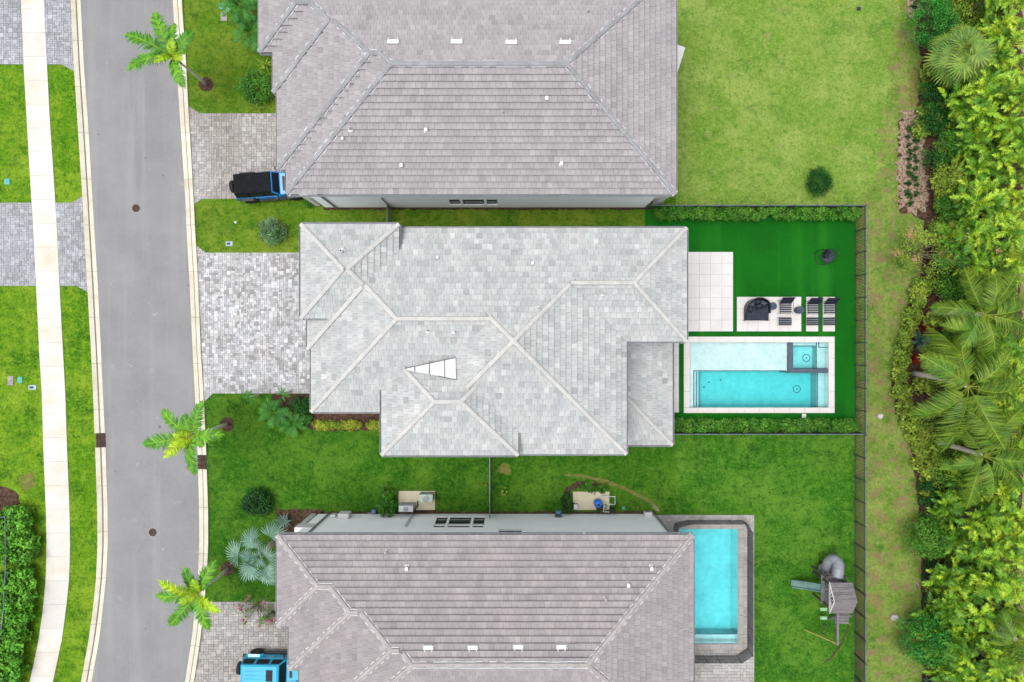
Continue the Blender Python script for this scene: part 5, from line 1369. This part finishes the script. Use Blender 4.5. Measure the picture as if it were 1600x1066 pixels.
for x, y, a, m_ in ((-.4, .28, .6, m_cush), (-.05, .45, .1, m_dfab), (.3, .36, -.5, m_cush), (.05, .16, .2, m_dfab), (-.5, .0, 1.2, m_dfab)):
    p = MB(); M = Matrix.Translation((x, y, .64)) @ Matrix.Rotation(a, 4, 'Z') @ Matrix.Rotation(R(40), 4, 'X')
    vv = []
    for sx, sy in ((-1, -1), (0, -.92), (1, -1), (.92, 0), (1, 1), (0, .92), (-1, 1), (-.92, 0)): vv.append(M @ Vector((sx * .23, sy * .2, 0)))
    vv += [M @ Vector((0, 0, .09)), M @ Vector((0, 0, -.09))]
    p.add(vv, [(i, (i + 1) % 8, 8) for i in range(8)] + [((i + 1) % 8, i, 9) for i in range(8)]); p.build('pillow', m_, db, smooth=True)
for x in (-.76, .76): MB().box(x - .02, x + .02, -.74, -.7, 0, .46).build('leg', m_dmet, db)
# hanging egg chair on a hoop stand
eg = thing('hanging_chair', 'black hanging egg chair on a hoop stand on the turf', 'chair', W(1284, 402) + Vector((0, 0, .014)), R(-35))
MB().tube([(.5 * math.cos(a), .5 * math.sin(a), .02) for a in np.linspace(0, 2 * math.pi, 25)[:-1]], .022, 6, closed=True).build('base_ring', m_dmet, eg)
st_ = [(-.5, 0, .03), (-.62, 0, .6), (-.6, 0, 1.2), (-.4, 0, 1.75), (-.1, 0, 1.92), (.1, 0, 1.85)]
MB().tube(st_, .03, 8).build('stand_pole', m_dmet, eg); MB().tube([(.1, 0, 1.85), (.1, 0, 1.5)], .008, 5).build('chain', m_metal, eg)
b = MB()
for k in range(14):
    a = R(-150 + 300 * k / 13); b.tube([(.1 + math.cos(a + math.pi) * r_ * .5, math.sin(a + math.pi) * r_ * .5, z_) for r_, z_ in ((.15, .45), (.75, .6), (.98, .9), (.85, 1.25), (.35, 1.5), (0.05, 1.55))], .011, 4)
for z_, r_ in ((.6, .75), (.8, .93), (1.0, .96), (1.25, .85)): b.tube([(.1 + math.cos(R(30) + a) * -r_ * .5 * 1, math.sin(a + R(30)) * r_ * .5, z_) for a in np.linspace(-2.6, 2.2, 20)], .01, 4)
b.build('basket', m_dmet, eg)
MB().lathe([(.28, .52), (.4, .6), (.36, .68), (.1, .7)], 16, (.1, 0, 0)).build('seat_cushion', m_cush, eg, smooth=True)
for y_ in (-.18, 0, .18): MB().box(-.3, -.05, y_ - .08, y_ + .08, .68, 1.25).build('back_cushion', m_dfab2, eg, bevel=.05)

# ================================================================ utility things
m_cpad = mat('cream_concrete', lin(238, 228, 198), lin(226, 216, 188), var=.05, rough=.9)
m_acg = mat('pale_green_cabinet', lin(196, 220, 196), lin(184, 208, 186), rough=.5)
m_acw = mat('white_cabinet', lin(226, 230, 230), lin(214, 218, 220), rough=.5)
def boxpad(name, label, x0, x1, y0, y1, z):
    c = W((x0 + x1) / 2, (y0 + y1) / 2); hx, hy = (x1 - x0) / 2 / S, (y1 - y0) / 2 / S
    o = MB().box(-hx, hx, -hy, hy, -.03, z).build(name, m_cpad, bevel=.012); o.location = c; return tag(o, label, 'concrete pad')
boxpad('equipment_pad', 'cream concrete pad under two air conditioners by the white wall', 623, 680, 767, 796.5, .09)
boxpad('equipment_pad', 'cream concrete pad under the pool pump and filter', 895, 952, 768, 796.5, .09)
def ac_unit(label, px, py, wd, dp, hg, m, rz=0):
    u = thing('air_conditioner', label, 'air conditioner', W(px, py) + Vector((0, 0, .09)), rz, 'air conditioners on the cream pad')
    MB().box(-wd / 2, wd / 2, -dp / 2, dp / 2, .05, hg).build('cabinet', m, u, bevel=.02)
    MB().lathe([(dp * .4, 0), (dp * .42, .02), (dp * .36, .025)], 18, (0, 0, hg)).build('fan_grille', m_metal, u)
    for i in range(8): MB().box(-wd / 2 + .06, wd / 2 - .06, dp / 2 - .003, dp / 2 + .012, .15 + i * (hg - .25) / 8, .18 + i * (hg - .25) / 8).build('louvre', m_metal, u)
    for s_ in (-1, 1): MB().box(s_ * wd * .4 - .04, s_ * wd * .4 + .04, -dp / 2, dp / 2, 0, .05).build('foot', m_plast, u)
ac_unit('white slim air conditioner at the left end of the cream pad', 638, 789, .92, .4, 1.0, m_acw); ac_unit('pale green air conditioner at the right end of the cream pad', 668, 774, .9, .5, .85, m_acg)
tag(MB().tube([W(652, 783, .3), W(653, 790, .15), W(648, 797, .1), W(646, 803, .25)], .035, 6).build('refrigerant_pipe', m_plast), 'black pipe from the air conditioners to the white wall', 'pipe')
pf = thing('pool_filter', 'bright blue round pool filter tank on the equipment pad', 'pool filter', W(933, 784) + Vector((0, 0, .09)))
m_tank = mat('blue_tank', (.01, .12, .5), rough=.3, spec=.5)
MB().lathe([(.2, 0), (.26, .06), (.27, .5), (.2, .68), (.08, .74)], 20).build('tank', m_tank, pf, smooth=True); MB().lathe([(.08, .73), (.09, .8), (.05, .84)], 12).build('valve', m_plast, pf)
pu = thing('pool_pump', 'black pool pump with grey lid beside the blue tank', 'pump', W(944, 790) + Vector((0, 0, .09)))
MB().lathe([(.14, 0), (.15, .2), (.13, .3)], 16).build('strainer', m_plast, pu); MB().lathe([(.13, .3), (.12, .34), (.04, .36)], 16).build('lid', m_metal, pu)
MB().lathe([(.12, -.28), (.14, -.2), (.14, .24), (.1, .3)], 14, (-.28, -.1, .2), M=Matrix.Rotation(R(90), 4, 'Y')).build('motor', m_plast, pu)
ppm = mat('white_pvc', lin(240, 240, 238), rough=.4)
tag(MB().tube([W(940, 776, .4), W(961, 776, .4), W(961, 788, .4), W(952, 788, .4)], .035, 8).build('pvc_pipe', ppm), 'white plastic pipe loop beside the pool pump', 'pipe')
tag(MB().tube([W(944, 786, .5), W(943, 800, .4), W(952, 800, .4)], .035, 8).build('pvc_pipe', ppm), 'white plastic pipe under the blue filter tank', 'pipe')
hc = thing('pool_heater', 'dark valve manifold at the lower right of the equipment pad', 'valve', W(955, 795)); MB().lathe([(.12, 0), (.16, .1), (.16, .45), (.08, .55)], 12).build('body', m_plast, hc); MB().tube([(.1, .1, .3), (.35, .2, .25), (.4, .5, .05)], .025, 6).build('hose', m_plast, hc)
bx = thing('control_box', 'small grey control box at the left corner of the equipment pad', 'box', W(899, 790) + Vector((0, 0, .09))); MB().box(-.14, .14, -.18, .18, 0, .25).build('case', m_metal, bx, bevel=.02); MB().box(-.12, .12, -.15, .15, .252, .27).build('lid', m_acw, bx)
hr = thing('hose_reel', 'blue hose reel on the white wall of the mauve roofed house', 'hose reel', Vector((3.02, -11.3, .45)))
m_hblue = mat('blue_hose', lin(110, 160, 190), rough=.5)
MB().lathe([(.22, -.16), (.22, -.13), (.12, -.12), (.16, -.05), (.16, .05), (.12, .12), (.22, .13), (.22, .16)], 16, (0, .12, .3), M=Matrix.Rotation(R(90), 4, 'Y')).build('drum', m_hblue, hr); MB().box(-.22, .22, -.12, -.06, .0, .6).build('bracket', m_metal, hr); MB().tube([(.1, .2, .2), (.35, .25, .05), (.42, .1, -.1)], .02, 6).build('hose', m_plast, hr)
wv = thing('wall_vent', 'white louvred box at the right end of the white wall', 'vent', Vector((8.9, -11.35, .2))); MB().box(-.25, .25, -.1, .18, 0, .55).build('case', m_white, wv, bevel=.02)
for i in range(4): MB().box(-.16, .16, .18, .195, .08 + i * .11, .13 + i * .11).build('louvre', m_metal, wv)
gm = thing('gas_meter', 'small blue-grey meter at the foot of the white wall', 'meter', W(585, 798)); MB().box(-.14, .14, -.12, .12, .05, .35).build('case', m_hblue, gm, bevel=.03); MB().tube([(.0, -.1, .2), (-.35, -.12, .2), (-.4, -.12, .0)], .02, 6).build('pipe', m_metal, gm)
# lids in the lawns
m_teal = mat('teal_lid', lin(110, 208, 196), lin(96, 192, 182), rough=.6); m_lid = mat('grey_lid', lin(184, 178, 176), lin(164, 158, 156), rough=.85); m_ltg = mat('light_green_lid', lin(170, 222, 170), rough=.6); m_lbl = mat('pale_blue_lid', lin(190, 212, 222), rough=.5)
def lid(label, px, py, wx, wy, m, insert=False, round_=False):
    o = thing('utility_lid', label, 'utility lid', W(px, py), 0, 'utility lids in the lawns')
    b = MB()
    if round_: b.lathe([(wx / 2, 0), (wx / 2, .05), (wx / 2 - .04, .075)], 18)
    else: b.box(-wx / 2, wx / 2, -wy / 2, wy / 2, -.02, .045, taper=.01)
    b.build('cover', m, o); MB().box(-wx * .1, wx * .1, -.02, .02, .05, .055).build('lift_slot', m_plast, o) if not round_ else None
    if insert: MB().box(-wx * .33, wx * .15, -wy * .22, wy * .22, .046, .07).build('reader', m_plast, o); 
lid('grey lid on the left lawn, left of the teal one', 17, 595, .38, .6, m_lid); lid('teal lid on the left lawn, middle of three', 31.5, 594, .32, .4, m_teal); lid('pale meter lid nearest the sidewalk on the left lawn', 51, 605.5, .52, .32, m_lbl, True)
lid('teal lid near the left edge above the driveway', 11.5, 284, .36, .4, m_teal); lid('pale meter lid on the lawn above the pale driveway', 358.5, 381, .46, .32, m_lbl, True); lid('teal lid beside the dark rounded bush', 389.5, 779.5, .3, .36, m_teal)
lid('tall grey lid below the teal and green lids at the top', 350, 26, .42, .62, m_lid); lid('teal lid at the top edge by the feathery palm', 346, 10, .3, .4, m_teal); lid('round light green lid by the feathery palm', 357.5, 15, .34, .34, m_ltg, round_=True); lid('small teal lid right of the pool equipment', 974, 794, .2, .2, m_teal)
lid('small dark lid near the top of the back lawn', 1341.5, 14, .26, .26, m_plast); lid('small white cap on the lawn under the upper driveway', 368.5, 347.5, .16, .16, m_white, round_=True)
# street iron
m_iron = mat('rusty_iron', lin(96, 78, 72), lin(72, 58, 54), scale=8, var=.25, vscale=40, rough=.8)
for px, py, lb in ((212.5, 325.5, 'round iron manhole cover in the upper part of the road'), (238.5, 832, 'round iron manhole cover in the lower part of the road')):
    mh = thing('manhole_cover', lb, 'manhole', W(px, py) + Vector((0, 0, -.012)), 0, 'manhole covers'); MB().lathe([(.33, 0), (.33, .014), (.27, .014), (.27, .004)], 28).build('ring', m_lid, mh); MB().lathe([(.265, 0), (.265, .016)], 28).build('cover', m_iron, mh)
    for i in range(-3, 4):
        for j in range(-3, 4):
            if math.hypot(i, j) < 3.3: MB().box(i * .07 - .018, i * .07 + .018, j * .07 - .018, j * .07 + .018, .014, .024).build('stud', m_iron, mh)
m_grate = mat('brown_grate', lin(104, 76, 66), lin(80, 58, 52), scale=6, var=.25, rough=.85)
for a, b_, c, d, lb in ((150.2, 165, 677, 699, 'brown storm drain grate in the left kerb'), (308.8, 323.2, 711, 733, 'brown storm drain grate in the right kerb')):
    g_ = thing('storm_drain', lb, 'drain', W((a + b_) / 2, (c + d) / 2), R(2.3), 'storm drains'); hx, hy = (b_ - a) / 2 / S, (d - c) / 2 / S
    MB().box(-hx, hx, -hy, hy, -.05, -.002).build('pit', m_plast, g_)
    for sx in (-1, 1):
        for sy in (-1, 1):
            q = MB(); x0, x1 = sorted((sx * .02, sx * (hx - .01))); y0, y1 = sorted((sy * .012, sy * (hy - .015)))
            for i in range(7):
                t0 = x0 + (x1 - x0) * i / 7; q.box(t0, t0 + (x1 - x0) / 7 * .72, y0, y1, -.002, .035)
            q.box(x0, x1, y0, y0 + .04, -.001, .033); q.box(x0, x1, y1 - .04, y1, -.001, .033); q.build('grate', m_grate, g_)
# stones, umbrella, small marks
m_stone = mat('pale_stone', lin(224, 212, 214), lin(206, 196, 198), var=.1, rough=.9)
for px, py, r_, lb in ((1374, 650, .19, 'pale square stone on the grass outside the right fence'), (1583, 1008, .2, 'white stone under the small palm at lower right'), (1397, 964, .24, 'pale flat stone near the feathery tree')):
    p = W(px, py); b = MB(); b.prism([(r_ * math.cos(a) * random.uniform(.8, 1.15), r_ * math.sin(a) * random.uniform(.8, 1.15)) for a in np.linspace(0, 6.28, 9)[:-1]], -.03, .16); o = b.build('stone', m_stone, bevel=.03); o.location = p; tag(o, lb, 'stone')
cn = W(1071, 74, 2.45); e2 = Vector((-.3, -.954, 0)); e1 = Vector((-.954, .3, 0)); sz = 2.7
um = thing('patio_umbrella', 'white square patio umbrella corner at the right eave of the taupe roof', 'umbrella', (cn + (e1 + e2) * sz / 2) * Vector((1, 1, 0)).length / Vector((1, 1, 0)).length)
um.location.z = 0
ct = cn + (e1 + e2) * sz / 2; ct.z = 2.95; cs_ = [cn, cn + e1 * sz, cn + (e1 + e2) * sz, cn + e2 * sz]
for i in range(4):
    a, b_ = cs_[i], cs_[(i + 1) % 4]; q = MB(); dn = Vector((0, 0, .03)); q.add([a, b_, ct, a - dn, b_ - dn, ct - dn], [(0, 2, 1), (3, 4, 5), (0, 1, 4, 3)]); q.build('canopy_panel', m_white, um, world=True)
    MB().tube([a - Vector((0, 0, .05)), ct - Vector((0, 0, .05))], .012, 5).build('rib', m_metal, um, world=True)
MB().tube([(ct.x, ct.y, 0), (ct.x, ct.y, 3.0)], .03, 8).build('pole', m_metal, um, world=True)

# worn path, bare spots
m_worn = lawn_mat('worn_grass', lin(128, 132, 62), lin(80, 116, 34), lin(158, 144, 92), seed=11, patch=2.5, dpatch=2.8)
def blob(name, pts, wd, m, z=.005, closed=False, seed=0):
    rd = random.Random(seed); P = [W(*p) for p in pts]; L = []; Rr = []
    fine = []
    for a, b_ in zip(P[:-1], P[1:]):
        n = max(2, int((b_ - a).length / .12)); fine += [a.lerp(b_, i / n) for i in range(n)]
    fine.append(P[-1])
    for i, p in enumerate(fine):
        d = (fine[min(i + 1, len(fine) - 1)] - fine[max(i - 1, 0)]).normalized(); s_ = Vector((-d.y, d.x, 0)); e = min(1, min(i, len(fine) - 1 - i) / 5 + .1)
        L.append(p + s_ * wd * e * rd.uniform(.35, .75)); Rr.append(p - s_ * wd * e * rd.uniform(.35, .75))
    b = MB()
    vs = [(q.x, q.y, z) for q in L] + [(q.x, q.y, z) for q in Rr]; n = len(L)
    b.add(vs, [(n + i, n + i + 1, i + 1, i) for i in range(n - 1)]); struct(name, b, m)
blob('worn_path', [(880, 742), (912, 744), (945, 752), (975, 763), (1005, 778), (1020, 786), (1030, 798)], .2, m_worn, seed=1)
blob('worn_spot', [(775, 736), (790, 732), (798, 742)], .7, m_worn, seed=2); blob('worn_spot', [(1017, 785), (1030, 800)], .35, m_dirt, .008, seed=3)
blob('pad_mulch', [(886, 802), (882, 782), (888, 765), (905, 757), (940, 757)], .35, m_mulch, .012, seed=4)
blob('mulch_line', [(1327, 972), (1322, 990), (1312, 1010), (1298, 1028), (1282, 1040)], .11, m_mulch, .02, seed=5)
blob('pad_mulch', [(622, 799), (690, 800)], .3, m_mulch, .012, seed=6)
for i, (pts, wd) in enumerate((([(1430, 100), (1425, 168)], .5), ([(1434, 905), (1430, 925)], .35), ([(30, 745), (55, 760)], 1.1))):
    blob('bare_ground', pts, wd, m_worn if i % 2 == 0 else m_sand if i == 1 else m_worn, .006 + .001 * i, seed=20 + i)

# ================================================================ playset
m_pwood = mat('weathered_wood', lin(146, 141, 142), lin(120, 116, 117), scale=2, var=.2, vscale=20, rough=.9, tone=True, stretch=(1, 8, 1))
m_dwood = mat('brown_timber', lin(112, 102, 98), lin(90, 80, 76), scale=3, var=.2, rough=.9)
m_slide = mat('green_grey_slide', lin(112, 150, 144), lin(96, 132, 128), var=.05, rough=.35)
m_tube = mat('grey_plastic_tube', lin(158, 164, 172), lin(146, 152, 160), var=.04, rough=.4)
m_yrope = mat('yellow_timber', lin(190, 180, 92), rough=.8)
p0 = W(1285, 921, 0); ps = thing('playset', 'weathered wooden playset with gabled roof, grey tube slide and straight slide', 'playset', p0)
# tower: roof centre at (1320,937) seen at 3.1 m
tc = W(1319, 938, 3.1); tx, ty = tc.x, tc.y
tx0, tx1, ty0, ty1 = tx - .58, tx + .58, ty - .85, ty + .85
for x in (tx0, tx1):
    for y in (ty0 + .12, ty1 - .12): MB().box(x - .05, x + .05, y - .05, y + .05, 0, 2.75).build('post', m_dwood, ps, world=True)
zr, ze = 3.35, 2.72
for i in range(8):
    for s_ in (-1, 1):
        a = i / 8; b_ = (i + 1) / 8; pr = lambda t: (ty + s_ * (.95 * (1 - t)), ze + (zr - ze) * t)
        (ya, za), (yb, zb) = pr(a), pr(b_); q = MB()
        x0, x1 = tx0 - .12, tx1 + .12
        q.add([(x0, ya, za + .03), (x1, ya, za + .03), (x1, yb, zb), (x0, yb, zb), (x0, ya, za), (x1, ya, za), (x1, yb, zb - .03), (x0, yb, zb - .03)], [(0, 1, 2, 3), (7, 6, 5, 4), (0, 4, 5, 1), (1, 5, 6, 2), (3, 7, 4, 0)] if s_ < 0 else [(3, 2, 1, 0), (4, 5, 6, 7), (1, 5, 4, 0), (2, 6, 5, 1), (0, 4, 7, 3)], random.uniform(.85, 1.12))
        q.build('roof_plank', m_pwood, ps, world=True)
# sunburst gable on the left end
gx = tx0 - .15; gb = MB()
for i in range(7):
    a = R(15 + 150 * i / 6); gb.bar((gx, ty, 2.72), (gx - .02, ty + .62 * math.cos(a) * 1.2, 2.72 + .5 * math.sin(a)), .05, .03, (1, 0, 0))
gb.bar((gx, ty - .95, 2.7), (gx, ty, 3.36), .07, .04, (1, 0, 0)); gb.bar((gx, ty + .95, 2.7), (gx, ty, 3.36), .07, .04, (1, 0, 0)); gb.bar((gx, ty - .95, 2.7), (gx, ty + .95, 2.7), .07, .04, (1, 0, 0))
gb.build('gable_sunburst', m_white, ps, world=True)
# deck
dk = W(1303, 915, 1.5); dx0, dx1, dy0, dy1 = tx0 - .12, tx1, ty0, ty1 + .3
for i in range(12):
    y = dy0 + (dy1 - dy0) * i / 12; MB().box(dx0, dx1, y + .006, y + (dy1 - dy0) / 12 - .006, 1.46, 1.5, random.uniform(.85, 1.1)).build('deck_plank', m_pwood, ps, world=True)
for x in (dx0 + .04, dx1 - .04):
    for y in (dy1 - .05,): MB().box(x - .045, x + .045, y - .045, y + .045, 0, 2.3).build('post', m_dwood, ps, world=True)
for xa, ya, xb, yb in ((tx + .45, dy1, dx1, dy1), (dx0, dy1, tx - .3, dy1), (dx1, dy1, dx1, ty1), (dx1, ty0, dx1, ty1), (dx0 + .3, dy0, dx1, dy0)):
    MB().bar((xa, ya, 2.25), (xb, yb, 2.25), .09, .05).build('hand_rail', m_dwood, ps, world=True)
    L = math.hypot(xb - xa, yb - ya); n = int(L / .16)
    for i in range(1, n): MB().box(xa + (xb - xa) * i / n - .025, xa + (xb - xa) * i / n + .025, ya + (yb - ya) * i / n - .025, ya + (yb - ya) * i / n + .025, 1.5, 2.23).build('baluster', m_dwood, ps, world=True)
# straight slide to the left
s0 = W(1291, 920, 1.5); s1 = W(1236, 911, .2); sl_pts = [s0, s0.lerp(s1, .12) + Vector((0, 0, -.04)), s0.lerp(s1, .55) + Vector((0, 0, -.08)), s0.lerp(s1, .88) + Vector((0, 0, .0)), s1 + Vector((0, 0, .02))]
d = (s1 - s0); d.z = 0; d.normalize(); sd = Vector((-d.y, d.x, 0)); q = MB(); prof = ((-.27, .13), (-.23, .12), (-.19, 0), (.19, 0), (.23, .12), (.27, .13)); vs = []
for p in sl_pts: vs += [p + sd * a + Vector((0, 0, z)) for a, z in prof]
q.add(vs, [(i * 6 + j, i * 6 + j + 1, (i + 1) * 6 + j + 1, (i + 1) * 6 + j) for i in range(4) for j in range(5)]); so_ = q.build('slide', m_slide, ps, world=True)
so_.modifiers.new('s', 'SOLIDIFY').thickness = .03
# tube slide: out of the deck to the back, a half turn and down to the left
tp = [W(1309, 903, 1.9), W(1311, 893, 1.9), W(1312, 882, 1.8), W(1308, 876, 1.65), W(1300, 877, 1.35), W(1295, 884, 1.0), W(1291, 889, .75), W(1287, 886, .5)]
tp = [W(1308, 902, 1.95), W(1309.5, 891, 1.92), W(1309, 881, 1.75), W(1303, 875, 1.5), W(1296, 878, 1.2), W(1293, 886, .95), W(1291, 891, .75), W(1286, 885, .42)]
def smooth_path(P, n=5):
    o = []
    for i in range(len(P) - 1):
        p0, p1, p2, p3 = P[max(i - 1, 0)], P[i], P[i + 1], P[min(i + 2, len(P) - 1)]
        for k in range(n):
            t = k / n; o.append(.5 * ((2 * p1) + (p2 - p0) * t + (2 * p0 - 5 * p1 + 4 * p2 - p3) * t * t + (3 * p1 - p0 - 3 * p2 + p3) * t ** 3))
    return o + [P[-1]]
q = MB(); q.tube(smooth_path(tp), .36, 18, cap=False); t_ = q.build('tube_slide', m_tube, ps, world=True, smooth=True); t_.modifiers.new('s', 'SOLIDIFY').thickness = .03
for k in (1, 2, 3, 5):
    a, b_ = tp[k], tp[k + 1]; MB().tube([a.lerp(b_, -.06), a.lerp(b_, .06)], .395, 16).build('tube_flange', m_tube, t_)
MB().lathe([(.33, 0), (.33, .02)], 16, tp[-1] + Vector((-.06, .02, -.1)), M=Matrix.Rotation(R(55), 4, 'Y') @ Matrix.Rotation(R(-25), 4, 'X')).build('tube_mouth_shade', m_plast, t_)  # black disc stands in for the shade inside the open tube
# swing beam with seats
bA, bB = W(1308.5, 957, 2.4), W(1308.5, 1008, 2.4)
MB().bar(bA, bB, .13, .11).build('swing_beam', m_pwood, ps, world=True)
for s_ in (-1, 1): MB().bar(bB + Vector((0, .06, -.05)), (bB.x + s_ * 1.0, bB.y - .05, 0), .08, .08).build('swing_leg', m_yrope, ps, world=True)
for k, y in enumerate((bA.y - .55, bA.y - 1.12)):
    MB().box(bA.x - .22, bA.x + .22, y - .1, y + .1, .5, .53).build('swing_seat', m_ltg, ps, world=True)
    for s_ in (-1, 1): MB().tube([(bA.x + s_ * .2, y, .52), (bA.x + s_ * .2, y, 2.36)], .008, 5).build('chain', m_metal, ps, world=True)
y = bB.y + .18; MB().tube([(bA.x + .27 * math.cos(a), y + .27 * math.sin(a), .5) for a in np.linspace(0, 6.283, 21)[:-1]], .022, 6, closed=True).build('disc_swing', m_plast, ps, world=True)
for a in (0, 2.1, 4.2): MB().tube([(bA.x + .27 * math.cos(a), y + .27 * math.sin(a), .5), (bA.x, y, 2.36)], .008, 5).build('rope', m_plast, ps, world=True)
# lower platform with climbing frame
q0 = W(1320, 968, 1.2)
for i in range(4): MB().box(q0.x - .5, q0.x + .4, q0.y - .4 + i * .2, q0.y - .23 + i * .2, .9, .94).build('lower_plank', m_pwood, ps, world=True)
for s_ in (-.5, .4): MB().bar((q0.x + s_, q0.y - .45, 0), (q0.x + s_, q0.y + .4, 1.5), .07, .07).build('ladder_rail', m_pwood, ps, world=True)
for i in range(6): MB().bar((q0.x - .5, q0.y - .42 + i * .14, .06 + i * .25), (q0.x + .4, q0.y - .42 + i * .14, .06 + i * .25), .06, .04).build('ladder_rung', m_pwood, ps, world=True)

# ================================================================ grass blades: short tufts over each lawn
ex = [DRIVE_MID, DRIVE_N, DRIVE_S, FL, FL2] + FLARES + DW
hx_ = [(-12.9, 9, 8.8, 22), (-11.9, 9.4, -6, 6), (-13, 9.7, -24, -11.4), (PX(1024), PX(1178), PY(1240), PY(804)), (PX(623), PX(680), PY(797), PY(767)), (PX(895), PX(952), PY(797), PY(768)), (PX(1008), PX(1336), PY(677), PY(328))]
swp = [(W(float(swl(y)), y).x, W(float(swl(y)), y).y) for y in range(-60, 1140, 20)] + [(W(float(swr(y)), y).x, W(float(swr(y)), y).y) for y in reversed(range(-60, 1140, 20))]
ex.append(swp)
bw = [(q[0], q[1]) for q in bedw]; ex.append(bw)
sub = {'west': (-35, -27, -23, 23), 'north': (-22, 12, 5, 23), 'mid': (-22, 11, -23, 6), 'south': (10, 23, -23, -5.9), 'back': (10.5, 27.5, 8, 23), 'strip': (22, 28, -23, 23)}
dens = 190
for k, poly in LAWNW.items():
    x0, x1, y0, y1 = sub[k]; n = int((x1 - x0) * (y1 - y0) * dens); X = rng.uniform(x0, x1, n); Y = rng.uniform(y0, y1, n)
    ok = pip(X, Y, poly)
    for e in ex: ok &= ~pip(X, Y, e)
    for q in hx_: ok &= ~((X > q[0]) & (X < q[1]) & (Y > q[2]) & (Y < q[3]))
    X, Y = X[ok], Y[ok]; n = len(X); a = rng.uniform(0, 6.28, n); l = rng.uniform(.03, .075, n); hh = rng.uniform(.015, .05, n); wd = rng.uniform(.012, .022, n)
    dx, dy = np.cos(a), np.sin(a)
    A = np.stack([X - dy * wd, Y + dx * wd, np.zeros(n)], 1); B = np.stack([X + dy * wd, Y - dx * wd, np.zeros(n)], 1); Cc = np.stack([X + dx * l, Y + dy * l, hh], 1)
    V = np.stack([A, B, Cc], 1).reshape(-1, 3); F = np.arange(3 * n).reshape(-1, 3)
    o = obj('grass', mesh_np('grass', V, F, rng.uniform(.7, 1.45, n)), tuft_m[k]); o['kind'] = 'stuff'
    tag(o, {'west': 'green lawn grass left of the road', 'north': 'grass around the upper driveway', 'mid': 'grass below the pale driveway and pale grey roof', 'south': 'deep green grass around the playset', 'back': 'pale green grass of the upper back lawn', 'strip': 'patchy grass outside the right fence'}[k], 'grass')
